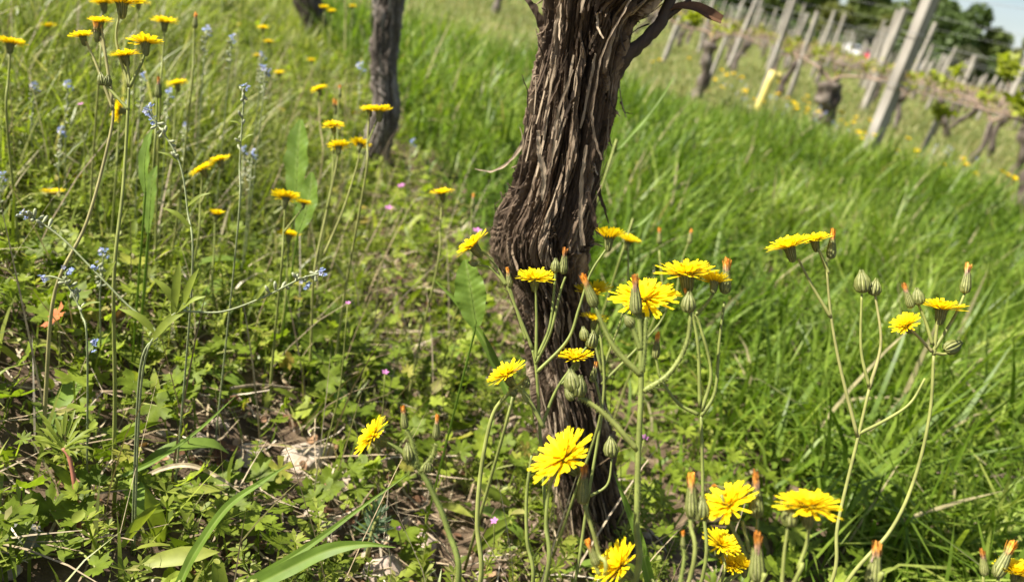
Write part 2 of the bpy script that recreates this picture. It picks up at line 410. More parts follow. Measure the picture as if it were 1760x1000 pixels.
# ------------------------------------------------------------------ bark trunks
def trunk_mesh(name, C, Rad, mat, nu, cols, fine, amp, amp2, seed, loc, seglen=.07, knots=()):
    """gnarled trunk: ring centres C (k,3), radii Rad (k); long bark strips as real relief"""
    g = np.random.default_rng(seed)
    k = len(C)
    t_ = np.arange(nu) / nu; u = t_ - .5 * np.sin(TAU * (t_ - .75)) / TAU      # finer rings where the trunk faces the path
    s = np.concatenate([[0], np.cumsum(np.linalg.norm(np.diff(C, axis=0), axis=1))])
    Ug, Sg = np.meshgrid(u, s)
    def layer(ncol, seg, warp, sd):
        e = np.sort((np.arange(ncol) + g.uniform(-.38, .38, ncol)) / ncol)
        uw = Ug + warp * (vnoise(Ug * 4, Sg / .06, sd, 4) - .5) + warp * .45 * (vnoise(Ug * 9, Sg / .018, sd + 3, 9) - .5)
        uw = np.mod(uw - e[0], 1.0) + e[0]
        j = np.clip(np.searchsorted(e, uw, 'right') - 1, 0, ncol - 1)
        nxt = np.append(e[1:], e[0] + 1)
        f = (uw - e[j]) / (nxt[j] - e[j])
        off = g.random(ncol)[j]
        sv = Sg / (seg * (0.6 + .9 * g.random(ncol)[j])) + off * 9 + .35 * (f - .5)
        cell = np.floor(sv); fv = sv - cell
        h = hashn(j.astype(float), cell, sd)
        h2 = hashn(j.astype(float), cell, sd + 5)
        edge = np.clip(np.minimum(f, 1 - f) / .10, 0, 1) ** .8
        ends = np.clip(np.minimum(fv, 1 - fv) / .05, 0, 1)
        tilt = (h2 - .5) * (f - .5) * 1.1
        lift = np.clip((fv - .7) / .3, 0, 1) * (h2 > .6) * .5
        return (h * .75 + .25 + tilt + lift) * edge * (.25 + .75 * ends), h
    H1, c1 = layer(cols, seglen, .07, seed)
    H2, c2 = layer(fine, seglen * .45, .03, seed + 11)
    H3 = vnoise(Ug * 7, Sg / .05, seed + 21, 7) - .5
    H4 = vnoise(Ug * 160, Sg / .006, seed + 31, 160) - .5
    disp = amp * (H1 - .5) + amp2 * (H2 - .5) + amp * .8 * H3 + amp2 * .5 * H4
    T, A, B = frames(C)
    A = np.tile(np.array([1.0, 0, 0]), (k, 1)); A -= T * (A * T).sum(1)[:, None]; A /= np.linalg.norm(A, axis=1)[:, None]
    B = np.cross(T, A)
    rr = Rad[:, None] + disp
    for (us, ss, ru, rs, hh) in knots:
        du = np.mod(Ug - us + .5, 1) - .5
        rr = rr + hh * np.exp(-(du / ru) ** 2 - ((Sg - ss) / rs) ** 2)
    th = u * TAU
    V = C[:, None, :] + rr[..., None] * (np.cos(th)[None, :, None] * A[:, None, :] + np.sin(th)[None, :, None] * B[:, None, :])
    i = np.arange(k - 1)[:, None] * nu; j = np.arange(nu)[None, :]
    Q = np.stack([i + j, i + (j + 1) % nu, i + nu + (j + 1) % nu, i + nu + j], -1).reshape(-1, 4)
    V = np.vstack([V.reshape(-1, 3), C[-1][None]])
    Tt = np.stack([(k - 1) * nu + np.arange(nu), (k - 1) * nu + (np.arange(nu) + 1) % nu, np.full(nu, k * nu)], -1)
    tint = np.append((.0 + .55 * c1 ** 1.5 + .42 * c2).ravel(), .4)
    surf = lambda uu, sv: None
    return mesh(name, V - loc, [Q, Tt], mat, nu < 200, tint), (C, Rad, A, B, s)
def outline_rings(pts, Y, n, zbase=None):
    """silhouette (y, x_left, x_right) in the picture -> ring centres and radii at distance Y"""
    c = []; r = []
    for y, a, b in pts:
        P, t = on_plane((a + b) / 2, y, Y)
        c.append(P); r.append((b - a) / 2 * t / FPX)
    c = np.array(c); r = np.array(r)
    cs = smooth_path(c, n)
    rs = np.interp(np.linspace(0, len(r) - 1, n), np.arange(len(r)), r)
    kk = np.ones(9) / 9
    rs = np.convolve(np.pad(rs, 4, 'edge'), kk, 'valid')
    return cs, rs

def main_vine():
    Y = .64
    pts = [(1045, 985, 1125), (985, 986, 1092), (900, 966, 1074), (800, 948, 1056), (700, 926, 1040), (600, 914, 1022), (530, 902, 1008),
           (475, 880, 1002), (425, 850, 1010), (390, 854, 1016), (350, 874, 1024), (300, 892, 1030), (200, 912, 1046), (100, 929, 1064), (40, 935, 1082), (0, 938, 1100), (-60, 940, 1165), (-120, 955, 1180), (-150, 990, 1160)]
    C, R_ = outline_rings(pts, Y, 720)
    loc = np.array([C[0][0], C[0][1], float(gz(C[0][0], C[0][1]))])
    root = empty('vine_stock', loc)
    me, S = trunk_mesh('vine_trunk', C, R_ * .93, M['bark'], 320, 34, 100, .0088, .0036, 3, loc, seglen=.085, knots=[(.54, .33, .07, .02, .006), (.45, .36, .06, .015, .003)])
    link('trunk', me, root)
    C, R_, A, B, s = S
    # loose strips of bark, each its own piece
    g = np.random.default_rng(5)
    def on_surf(u, k, lift):
        th = u * TAU
        return C[k] + (R_[k] + lift) * (math.cos(th) * A[k] + math.sin(th) * B[k]), math.cos(th) * A[k] + math.sin(th) * B[k]
    for i in range(250):
        u = g.uniform(.44, 1.06); k0 = int(g.uniform(30, 660)); ln = int(g.uniform(13, 75)); sgn = g.choice([-1, 1])
        P = []; Nn = []
        du = g.uniform(-.03, .03)
        mx = g.uniform(.001, .007) if g.random() < .8 else g.uniform(.006, .014)
        for q in range(9):
            f = q / 8
            k = int(np.clip(k0 + sgn * ln * f, 0, 719))
            p, nn = on_surf(u + du * f * f, k, .0028 + mx * f ** 3)
            P.append(p); Nn.append(nn)
        mb = MB()
        wd = g.uniform(.0007, .0026)
        ribbon(mb, np.array(P) - loc + g.normal(0, .0003, (9, 3)), [wd * .5] + [wd * g.uniform(.55, 1.1) for _ in range(7)] + [wd * g.uniform(.1, .8)], nrm=np.array(Nn), c=g.choice([g.uniform(.1, .5), g.uniform(.5, 1.0)]), n=9, thick=.0005)
        link('bark_strip', mb.build('bark_strip', M['bark'], False), root)
    def strip(pl, wd, c=.7, nrm=None, Yo=-.045, th=.0007, lab=None, mat='bark', dY=0):
        P = np.array([on_plane(x, y, Y + Yo + dY * i)[0] for i, (x, y) in enumerate(pl)]) - loc
        P = smooth_path(P, 4 * len(pl)); P[1:-1] += g.normal(0, .00022, P[1:-1].shape)
        wd = np.interp(np.linspace(0, 1, 18), np.linspace(0, 1, len(wd)), wd) * .75 * g.uniform(.6, 1.25, 18); mb = MB(); ribbon(mb, P, wd, nrm=nrm, c=c, thick=th * .7, fold=.1)
        o = link('bark_strip', mb.build('bark_strip', M[mat], False), root)
        if lab: o['label'] = lab
    strip([(816, 290), (848, 294), (878, 275), (898, 245), (909, 205), (914, 150)], [.0004, .0022, .0032, .0036, .0034, .002], 1.0, Yo=-.005, lab='pale curled bark strip springing from the left side of the trunk')
    strip([(897, 128), (907, 160), (906, 200), (911, 250)], [.0006, .0012, .0016, .0012], .25, Yo=-.01)
    strip([(900, -8), (922, 22), (936, 60), (941, 110)], [.006, .0085, .008, .004], .3, Yo=-.012, lab='broad brown bark flake peeling away at the top left')
    strip([(1084, 0), (1058, 45), (1036, 90), (1026, 140), (1018, 195), (1022, 235), (1034, 275)], [.0015, .0018, .0016, .0018, .0024, .0034, .002], .8, Yo=-.044, lab='long pale ridge of bark winding down the trunk')
    strip([(1008, 250), (1000, 310), (998, 370), (1002, 422)], [.003, .004, .0045, .0045], .85, Yo=-.043)
    strip([(1024, 285), (1030, 330), (1040, 362), (1046, 384)], [.005, .0045, .003, .001], .35, Yo=-.01)
    strip([(1010, 330), (1022, 380), (1032, 402), (1046, 408)], [.004, .005, .004, .001], .3, Yo=-.03)
    strip([(925, 225), (928, 265), (935, 300), (932, 345)], [.003, .005, .005, .003], .95, Yo=-.047)
    strip([(985, 120), (960, 190), (952, 250), (945, 300)], [.002, .003, .003, .001], .8, Yo=-.05)
    strip([(1066, 175), (1074, 192), (1088, 197)], [.0015, .0012, .0004], .3, Yo=0)
    strip([(860, 330), (866, 350), (852, 372)], [.002, .002, .001], .7, Yo=-.005)
    # broken side arm and its shrivelled leaf at the top right
    P = np.array([on_plane(x, y, Y + o_)[0] for x, y, o_ in [(1040, 150, .0), (1075, 100, -.01), (1108, 70, -.012), (1135, 40, -.012), (1148, 10, -.012), (1165, -20, -.012)]]) - loc
    mb = MB(); tube(mb, P, [.007, .0055, .0048, .0045, .004, .003], 9, .2, 30, jitter=.3)
    P2 = np.array([on_plane(x, y, Y - .012)[0] for x, y in [(1138, 34), (1160, 20), (1185, 0), (1200, -20)]]) - loc
    tube(mb, P2, [.003, .002, .0016, .0014], 7, .2, 12, jitter=.3)
    link('side_arm', mb.build('side_arm', M['darkbark']), root)
    P = np.array([on_plane(x, y, Y - .014)[0] for x, y in [(1146, 17), (1168, 11), (1195, 14), (1218, 26), (1240, 36)]]) - loc
    mb = MB(); ribbon(mb, P, [.002, .005, .008, .010, .007], nrm=(0.1, -.75, .6), c=.1, thick=.0006, fold=.25, n=16)
    link('shrivelled_leaf', mb.build('shrivelled_leaf', M['deadleaf'], False), root)
    # head of the stock above the frame
    for pl in ([(1000, -110), (985, -190), (930, -240), (800, -260)], [(1130, -100), (1180, -190), (1260, -235), (1400, -220)]):
        P = np.array([on_plane(x, y, Y)[0] for x, y in pl]) - loc
        mb = MB(); tube(mb, P, [.028, .02, .014, .008], 14, .4, 24, jitter=.25)
        link('arm', mb.build('arm', M['bark']), root)
    tag(root, 'thick dark vine trunk with shaggy peeling bark behind the yellow flowers', 'vine', 'vine stocks')
main_vine()

def side_vine(pts, Y, label, seed, mat='bark2'):
    C, R_ = outline_rings(pts, Y, 240)
    loc = np.array([C[0][0], C[0][1], float(gz(C[0][0], C[0][1]))])
    root = empty('vine_stock', loc)
    me, _ = trunk_mesh('vine_trunk', C, R_, M[mat], 150, 18, 54, .0100, .0042, seed, loc)
    link('trunk', me, root)
    top = C[-1] - loc
    for sx in (-1, 1):
        mb = MB(); tube(mb, [top - np.array([0, 0, .03]), top + np.array([sx * .06, -sx * .1, .03]), top + np.array([sx * .16, -sx * .3, .05])], [.02, .014, .008], 9, .4, 14, jitter=.3)
        link('arm', mb.build('arm', M[mat]), root)
    g = np.random.default_rng(seed)
    for i in range(14):
        k0 = int(g.uniform(10, 200)); u = g.uniform(.4, 1.05) * TAU
        T_, A, B = frames(C)
        P = [C[k0 + 6 * q] + (R_[k0 + 6 * q] + .003 + .0016 * q) * (np.cos(u) * np.array([1, 0, 0]) + np.sin(u) * np.array([0, 1, 0])) - loc for q in range(5)]
        mb = MB(); ribbon(mb, P, [.004, .006, .004, .002], nrm=(math.cos(u), math.sin(u), .1), c=g.uniform(.4, 1), thick=.001)
        link('bark_strip', mb.build('bark_strip', M[mat], False), root)
    tag(root, label, 'vine', 'vine stocks')
side_vine([(318, 612, 668), (285, 616, 656), (250, 628, 668), (200, 640, 684), (150, 643, 681), (100, 637, 680), (50, 640, 688), (0, 646, 692), (-60, 645, 696), (-110, 640, 704), (-150, 655, 690)], 1.80, 'slender grey vine trunk standing second in the near row', 21)
side_vine([(85, 540, 570), (60, 531, 562), (30, 519, 558), (0, 506, 552), (-40, 498, 545), (-80, 492, 545), (-110, 505, 535)], 3.45, 'dark leaning vine trunk cut off by the top edge, farthest in the near row', 22, 'darkbark')

# ------------------------------------------------------------------ yellow hawkbeard flowers
def petal_mesh(seed, spread=1.0, full=1.0, miss=0.04):
    g = np.random.default_rng(seed)
    mb = MB()
    for cnt, Lg, el, r0, z0 in ((32, .0124, 19, .0020, .0), (28, .0110, 27, .0017, .0003), (24, .0090, 36, .0013, .0006), (17, .0068, 47, .0009, .0008), (12, .0050, 64, .0005, .0010)):
        for i in range(cnt):
            if g.random() < miss: continue
            a = TAU * (i + g.uniform(-.4, .4)) / cnt
            L_ = Lg * g.uniform(.86, 1.1)
            e = math.radians(el * full + g.uniform(-5, 5) + (1 - spread) * 45)
            cu = math.radians(g.uniform(-6, 18))
            wd = g.uniform(.0013, .0018)
            tw = g.uniform(-.25, .25)
            rad = np.array([math.cos(a), math.sin(a), 0]); tan = np.array([-math.sin(a), math.cos(a), 0]); up = np.array([0, 0, 1.0])
            p = rad * r0 + up * z0
            V = []
            for q, (f, wf) in enumerate(((0, .35), (.33, .8), (.7, 1.0), (.93, 1.0))):
                ang = e - cu * f
                if q: p = p + (rad * math.cos(ang) + up * math.sin(ang)) * L_ * (f - pf)
                pf = f
                sd = tan * math.cos(tw * f) + up * math.sin(tw * f)
                V += [p - sd * wd * wf / 2, p + sd * wd * wf / 2]
            d = (rad * math.cos(ang) + up * math.sin(ang)) * L_ * .09
            V += [V[6] * .85 + V[7] * .15 + d, (V[6] + V[7]) / 2 + d * .35, V[6] * .15 + V[7] * .85 + d]
            mb.add(V, [[0, 1, 3, 2], [2, 3, 5, 4], [4, 5, 7, 6]], [[6, 9, 8], [6, 7, 9], [7, 10, 9]], np.clip(np.array([0, 0, .45, .45, .8, .8, 1, 1, 1, 1, 1]) * (.35 + 55 * Lg) + g.uniform(-.15, .1), 0, 1))
    return mb.build('petals', M['petal'], False)
def cup_mesh(prof, ribs=13, seed=0, depth=.14, bracts=6, name='bract_cup'):
    g = np.random.default_rng(seed)
    n = ribs * 4
    th = np.arange(n) * TAU / n
    rib = np.cos(th * ribs)
    zs = np.array([p[0] for p in prof]); rs = np.array([p[1] for p in prof])
    zz = np.linspace(zs[0], zs[-1], 12); rr = np.interp(zz, zs, rs)
    V = []; c = []
    for i, (z, r) in enumerate(zip(zz, rr)):
        q = r * (1 + depth * 1.35 * rib * (1 if 0 < i else .3)) * (1 + .05 * np.sin(th * 3 + seed))
        V.append(np.stack([q * np.cos(th), q * np.sin(th), np.full(n, z) + (.0014 * rib if i == 11 else 0)], -1)); c.append(np.where(rib < -.3, .9, .25 + .2 * hashn(np.floor(th * ribs / TAU), 0 * th, seed)))
    V = np.concatenate(V); c = np.concatenate(c)
    i = np.arange(11)[:, None] * n; j = np.arange(n)[None, :]
    Q = np.stack([i + j, i + (j + 1) % n, i + n + (j + 1) % n, i + n + j], -1).reshape(-1, 4)
    mb = MB(); mb.add(V, Q, None, c)
    mb.add([[0, 0, zz[-1] - .0005]] + [[rr[-1] * .9 * math.cos(t), rr[-1] * .9 * math.sin(t), zz[-1] - .0003] for t in np.arange(10) * TAU / 10], None, [[0, k + 1, (k + 1) % 10 + 1] for k in range(10)], .5)
    for b in range(bracts):                     # short outer bracts
        a = g.uniform(0, TAU); z0 = zz[1]; r0 = rr[2]
        rad = np.array([math.cos(a), math.sin(a), 0]); tan = np.array([-math.sin(a), math.cos(a), 0])
        base = rad * r0 * 1.02 + [0, 0, z0]; ln = g.uniform(.003, .0055)
        mb.add([base - tan * .0006, base + tan * .0006, base + rad * ln * .35 + np.array([0, 0, ln])], None, [[0, 1, 2]], g.uniform(0, .7))
    return mb.build(name, M['bract'])
def tuft_mesh(seed, h=.008, r=.0017, flare=1.2):
    g = np.random.default_rng(seed); mb = MB()
    for i in range(26):
        a = g.uniform(0, TAU); r0 = r * math.sqrt(g.random())
        rad = np.array([math.cos(a), math.sin(a), 0]); hh = h * g.uniform(.7, 1.08)
        tan = np.array([-math.sin(a), math.cos(a), 0])
        wd = g.uniform(.0008, .0014)
        V = []; c = []
        for f, wf in ((0, .6), (.4, .9), (.75, 1), (1, .7)):
            p = rad * r0 * (1 + (flare - 1) * f ** 2 + .15 * g.normal()) + np.array([0, 0, hh * f - .001])
            V += [p - tan * wd * wf / 2, p + tan * wd * wf / 2]; c += [f * .9 + g.uniform(-.05, .1)] * 2
        mb.add(V, [[0, 1, 3, 2], [2, 3, 5, 4], [4, 5, 7, 6]], None, c)
    return mb.build('withered_tuft', M['orange'], False)
PET = [petal_mesh(i, sp_, 1.0, ms_) for i, (sp_, ms_) in enumerate(((1.0, .02), (.93, .03), (1.08, .06), (.88, .02), (1.0, .10), (1.15, .05), (1.22, .03)))]
PETC = [petal_mesh(20 + i, .45) for i in range(2)]
CUP = [cup_mesh([(-.0095, .0009), (-.0085, .0017), (-.006, .0024), (-.003, .0027), (0, .0031), (.0016, .0046)], 13, i) for i in range(2)]
SPENT = [cup_mesh([(-.013, .0010), (-.012, .0024), (-.0085, .0031), (-.004, .0026), (0, .0020), (.001, .0018)], 12, 4 + i, .16) for i in range(3)]
BUD = [cup_mesh([(-.0105, .0009), (-.0098, .0028), (-.0065, .0038), (-.003, .0032), (-.0005, .0018), (.0008, .0007)], 11, 8 + i, .17, name='bud') for i in range(3)]
TUFT = [tuft_mesh(i, h=.0088 + .0008 * i, r=.0020, flare=(1.0, 1.3, 1.6)[i % 3]) for i in range(4)]
FAT = tuft_mesh(9, .0105, .0034, 1.5)

def screen_axis(roll, toward, ):
    a = math.radians(roll); t = math.radians(toward)
    return math.cos(t) * (math.sin(a) * _R + math.cos(a) * _U) - math.sin(t) * _F
def lean_to(P, ax):
    return P
HEAD_D = .0248
def hawk(label, depth, stems, heads, group='yellow hawkbeard plants', hairs=0, r=.0013, leaves=2, tint=.3, ground_xy=None):
    """stems: picture-space paths from the foot up; heads: (kind, x, y, size_px, roll, toward)"""
    base_px = stems[0][0]
    P0 = at(base_px[0], base_px[1], depth)
    foot = np.array([P0[0] + random.uniform(-.012, .012), P0[1] + random.uniform(-.005, .02), 0]) if ground_xy is None else np.array([*ground_xy, 0.])
    foot[2] = float(gz(foot[0], foot[1])) - .004
    root = empty('hawkbeard_plant', foot)
    for i, st in enumerate(stems):
        D = [depth + (p[2] if len(p) > 2 else 0) for p in st]
        P = [at(p[0], p[1], d) for p, d in zip(st, D)]
        if i == 0: P = [foot, foot * .55 + P[0] * .45 + [random.uniform(-.004, .004), 0, 0]] + P if np.linalg.norm(P[0] - foot) > .02 else [foot] + P[1:]
        mb = MB()
        rr = r if i == 0 else r * .78
        tube(mb, np.array(P) - foot, [rr * 1.25, rr, rr * .85, rr * .75], 7, tint + random.uniform(-.12, .2), max(10, 6 * len(P)), hairs=hairs if i == 0 else hairs // 2)
        link('stem' if i == 0 else 'branch', mb.build('stem', M['stem']), root)
    for h in heads:
        kind, x, y, s, ro, tw = h[:6]
        tw = tw - 6 if 0 < tw < 36 else tw
        d = depth + (h[6] if len(h) > 6 else 0)
        ax = screen_axis(ro, tw)
        real = s * d / FPX                          # true size of this head in metres
        pos = at(x, y, d) - foot
        sp = random.uniform(0, TAU)
        if kind == 'F':
            k = real / HEAD_D
            Mx = axis_matrix(pos - ax * .0008, ax, sp, k)
            o = link('flower_head', random.choice(PET), root, mat4=Mx); link('bract_cup', random.choice(CUP), o)
        elif kind == 'C':                           # half-closed head
            k = real / .016
            o = link('flower_head', random.choice(PETC), root, mat4=axis_matrix(pos - ax * .003, ax, sp, k)); link('bract_cup', random.choice(CUP), o)
        elif kind == 'S':                           # spent head, size = whole length; x, y = middle
            k = real / .0255 * random.uniform(.9, 1.08)
            o = link('spent_head', random.choice(SPENT), root, mat4=axis_matrix(pos - ax * (.47 * real - .013 * k), ax, sp, k)); link('withered_tuft', random.choice(TUFT), o)
        elif kind == 'O':                           # fat orange closing head
            k = real / .014
            o = link('closing_head', random.choice(CUP), root, mat4=axis_matrix(pos - ax * .003 * k, ax, sp, k)); link('withered_tuft', FAT, o)
        else:
            k = real / .0128
            link('bud', random.choice(BUD), root, mat4=axis_matrix(pos - ax * (.52 * real - .0105 * k), ax, sp, k))
    for i in range(leaves):
        a = random.uniform(0, TAU); ln = random.uniform(.05, .09)
        d_ = np.array([math.cos(a), math.sin(a), 0])
        mb = MB(); ribbon(mb, [d_ * .004, d_ * ln * .4 + [0, 0, ln * .35], d_ * ln * .8 + [0, 0, ln * .42], d_ * ln + [0, 0, ln * .3]], [.003, .010, .016, .012, .001], nrm=(0, 0, 1), c=.5, n=12, fold=.12)
        link('leaf', mb.build('leaf', M['dock']), root)
    tag(root, label, 'wildflower', group)
    return root

hawk('branching flower stalk before the trunk with a flat yellow head and orange closing head', .54,
     [[(940, 990), (936, 860), (928, 740), (922, 640), (915, 600)], [(915, 600), (893, 545), (865, 478), (838, 440), (822, 430)], [(921, 620), (922, 550), (920, 486)], [(905, 585), (890, 540), (876, 492)],
      [(920, 625), (946, 570), (962, 505), (972, 475)], [(925, 610), (945, 560), (953, 490), (955, 462)], [(922, 640), (975, 585), (995, 530), (1015, 470), (1044, 425)], [(930, 735), (955, 672), (985, 628), (1008, 596)], [(965, 660), (985, 640), (988, 625)], [(870, 490), (845, 462), (820, 455)]],
     [('F', 812, 422, 62, -38, 16), ('F', 920, 478, 60, 4, 26), ('S', 874, 474, 44, -8, 0), ('S', 970, 444, 58, 6, 5), ('B', 955, 455, 26, 2, 0), ('C', 1047, 404, 36, 5, 5), ('B', 1004, 572, 26, -10, 0), ('B', 1018, 582, 32, 15, 0), ('F', 989, 614, 56, -4, 20), ('B', 812, 452, 18, -80, 0)], tint=.2)
hawk('stalk arching over in a hoop left of the trunk to a side-facing yellow head', .52,
     [[(826, 995), (820, 900), (827, 805), (846, 715), (872, 678), (900, 655)], [(935, 735), (905, 680), (885, 660), (876, 652)], [(905, 690), (898, 672), (905, 660)]],
     [('F', 870, 643, 66, -28, 20), ('B', 905, 655, 22, 5, 0), ('B', 880, 672, 20, -40, 0)], r=.0016, tint=.35)
hawk('headless upright stalk beside the hoop-shaped stem', .53, [[(916, 1000), (906, 930), (905, 850), (914, 782)]], [], r=.0014, tint=.1, leaves=1)
hawk('tall stalk holding the largest yellow head face-on in front of the trunk', .40,
     [[(937, 1000), (938, 900), (945, 835), (965, 800)]], [('F', 968, 786, 108, -40, 27)], r=.0011, tint=.25)
hawk('low stalk with an orange-tipped spent head under the large yellow flower', .40,
     [[(1034, 1010), (1028, 950), (1015, 900), (1004, 868)], [(1030, 985), (1022, 970), (1018, 962)], [(1035, 1010), (1062, 1005), (1075, 990)]],
     [('S', 1003, 826, 86, 2, 5), ('S', 1016, 945, 62, -22, 0), ('F', 1064, 972, 84, -45, 18)], r=.0012, hairs=250)
hawk('thick hairy stalk with a cluster of yellow and orange heads right of the trunk', .43,
     [[(1088, 1010), (1094, 900), (1097, 780), (1102, 660), (1100, 560), (1096, 540)], [(1102, 645), (1062, 605), (1042, 572), (1024, 528)], [(1095, 772), (1050, 722), (1018, 695), (995, 682)], [(1106, 672), (1150, 642), (1180, 590), (1188, 530)],
      [(1103, 640), (1108, 590), (1110, 545)], [(1101, 600), (1090, 570), (1085, 556)]],
     [('S', 1092, 500, 88, -2, 4), ('F', 1108, 512, 104, -8, 34, .02), ('S', 1010, 494, 78, -22, 8), ('B', 983, 652, 42, -10, 5), ('B', 996, 662, 40, 8, 5), ('B', 978, 676, 26, -35, 10), ('B', 1080, 550, 26, -40, 10), ('B', 1184, 518, 38, 4, 5)], r=.0018, hairs=900, tint=.15)
hawk('forked stalk topped by a wide flat yellow head right of the hairy stalk', .45,
     [[(1204, 1005), (1208, 860), (1205, 712)], [(1205, 715), (1229, 672), (1236, 590), (1245, 518)], [(1206, 705), (1222, 640), (1203, 560), (1194, 540)], [(1203, 700), (1200, 600), (1192, 545), (1188, 505)], [(1200, 712), (1165, 692), (1136, 650), (1127, 614)], [(1196, 540), (1212, 525), (1226, 505)]],
     [('F', 1180, 470, 92, -6, 18), ('F', 1228, 484, 52, 12, -18), ('S', 1248, 470, 76, 3, 0), ('S', 1129, 590, 56, 6, 5), ('S', 1180, 508, 40, -10, 10)], r=.0012, hairs=200)
hawk('thin stalk against the dark trunk with an orange spent head and a green bud', .56,
     [[(988, 1000), (1010, 860), (1033, 720), (1032, 690), (1024, 655)], [(1014, 852), (1044, 832), (1052, 788)]],
     [('S', 1022, 637, 42, 12, 5), ('B', 1050, 766, 38, 0, 5)], r=.0012, tint=.25)
hawk('yellow heads half hidden at the right edge of the trunk', .66,
     [[(1035, 700), (1030, 560), (1022, 515)], [(1034, 640), (1075, 520), (1080, 420)], [(1034, 640), (1018, 570), (1020, 552)], [(1034, 660), (1130, 560), (1150, 512)]],
     [('F', 1020, 503, 62, 0, 28), ('F', 1080, 414, 42, 15, 20, .15), ('F', 1022, 548, 46, 10, 15), ('F', 1150, 508, 40, 5, 20)], r=.0012)
hawk('hairy stalk at lower left of the trunk with a side-facing yellow head and buds', .43,
     [[(786, 1010), (768, 905), (738, 835), (716, 798)], [(720, 802), (690, 775), (668, 762), (655, 757)], [(716, 798), (708, 760), (698, 738)], [(722, 810), (742, 785), (749, 762)], [(716, 800), (706, 792), (703, 786)]],
     [('F', 640, 748, 72, -50, 22), ('S', 694, 712, 54, -6, 5), ('S', 750, 733, 46, 3, 5), ('B', 702, 775, 34, -5, 5), ('B', 735, 800, 26, 10, 10)], r=.0017, hairs=800, tint=.1)
hawk('upright stalk with a tall orange-tufted spent head low at the right of the trunk', .38,
     [[(1181, 1010), (1187, 900), (1188, 890)], [(1168, 1010), (1176, 960), (1174, 940)]], [('S', 1189, 846, 92, 0, 4), ('S', 1174, 925, 34, 0, 5), ('B', 1205, 872, 44, 8, 0)], r=.0012, hairs=200, tint=.2)
hawk('stalk with a fan-shaped yellow head beside a pinkish spent head', .38,
     [[(1290, 1010), (1286, 940), (1276, 895)], [(1297, 1005), (1300, 930), (1302, 890)], [(1288, 960), (1255, 900), (1240, 850)]], [('F', 1252, 866, 92, -30, 22), ('S', 1299, 846, 92, -2, 4), ('S', 1234, 836, 30, -70, 10)], r=.0012)
hawk('stalk with a wide saucer-like yellow head and a closed bud beside it', .355,
     [[(1358, 1015), (1372, 975), (1386, 935), (1392, 895)], [(1343, 1015), (1348, 950), (1354, 905)]], [('F', 1390, 868, 100, 0, 12), ('B', 1357, 884, 40, 3, 5)], r=.001, tint=.45)
hawk('short orange-tufted spent head at the bottom edge between yellow heads', .37, [[(1300, 1020), (1300, 1003)]], [('S', 1301, 952, 98, 1, 3)], r=.0012, leaves=1)
hawk('low yellow heads tucked behind the bottom spent heads', .46, [[(1236, 1010), (1242, 950)], [(1245, 1000), (1262, 985)], [(1250, 1000), (1282, 975)]], [('F', 1240, 934, 66, 14, 26), ('F', 1258, 970, 44, 5, 30), ('C', 1280, 966, 30, 0, 10)], r=.0011)
hawk('lone orange-tipped spent head at the bottom edge in the grass', .37, [[(1498, 1020), (1500, 1003)]], [('S', 1505, 962, 104, 8, 3)], r=.0012, leaves=1)
hawk('spent heads and a yellow head in the bottom right corner', .42, [[(1745, 1020), (1746, 1000)], [(1690, 1020), (1690, 990)], [(1710, 1020), (1718, 985)]], [('F', 1746, 982, 62, 0, 15), ('S', 1690, 964, 52, -4, 3), ('S', 1727, 960, 74, 30, 3)], r=.0012, leaves=1)
hawk('tall forked stalk at the right with paired yellow heads and two dry buds', .52,
     [[(1425, 1010), (1440, 900), (1474, 755), (1494, 668)], [(1474, 750), (1444, 630), (1428, 540), (1420, 450)], [(1424, 470), (1412, 440), (1405, 426)], [(1428, 545), (1398, 495), (1372, 445)], [(1494, 664), (1480, 600), (1481, 505)], [(1494, 668), (1514, 590), (1504, 505)], [(1476, 745), (1525, 720), (1565, 692), (1590, 650)]],
     [('F', 1356, 424, 68, -18, 12), ('F', 1400, 412, 52, -14, 14), ('S', 1430, 416, 62, 6, 2), ('B', 1482, 482, 42, -4, 4), ('B', 1504, 492, 32, 12, 4)], r=.0013, tint=.55)
hawk('leaning straw-coloured stalk at far right with two yellow heads and withered tips', .52,
     [[(1450, 1008), (1530, 912), (1572, 822), (1598, 712), (1605, 610)], [(1602, 604), (1578, 578), (1562, 564)], [(1605, 610), (1612, 550), (1616, 542)], [(1603, 592), (1590, 550), (1578, 522)], [(1606, 600), (1640, 545), (1658, 505)], [(1604, 606), (1625, 608), (1640, 598)]],
     [('F', 1557, 557, 50, -35, 25), ('F', 1618, 530, 70, 4, 12), ('S', 1560, 508, 48, -16, 2), ('B', 1577, 508, 32, -5, 2), ('S', 1662, 474, 66, 10, 2), ('B', 1640, 594, 36, 65, 4)], r=.0013, tint=.6)
hawk('pair of small blurred spent heads in the grass right of the trunk', .95, [[(1134, 520), (1133, 430)], [(1160, 520), (1172, 450), (1184, 415)]], [('S', 1133, 402, 38, 0, 5), ('S', 1187, 404, 34, 10, 5)], r=.0014, tint=.5, leaves=0)
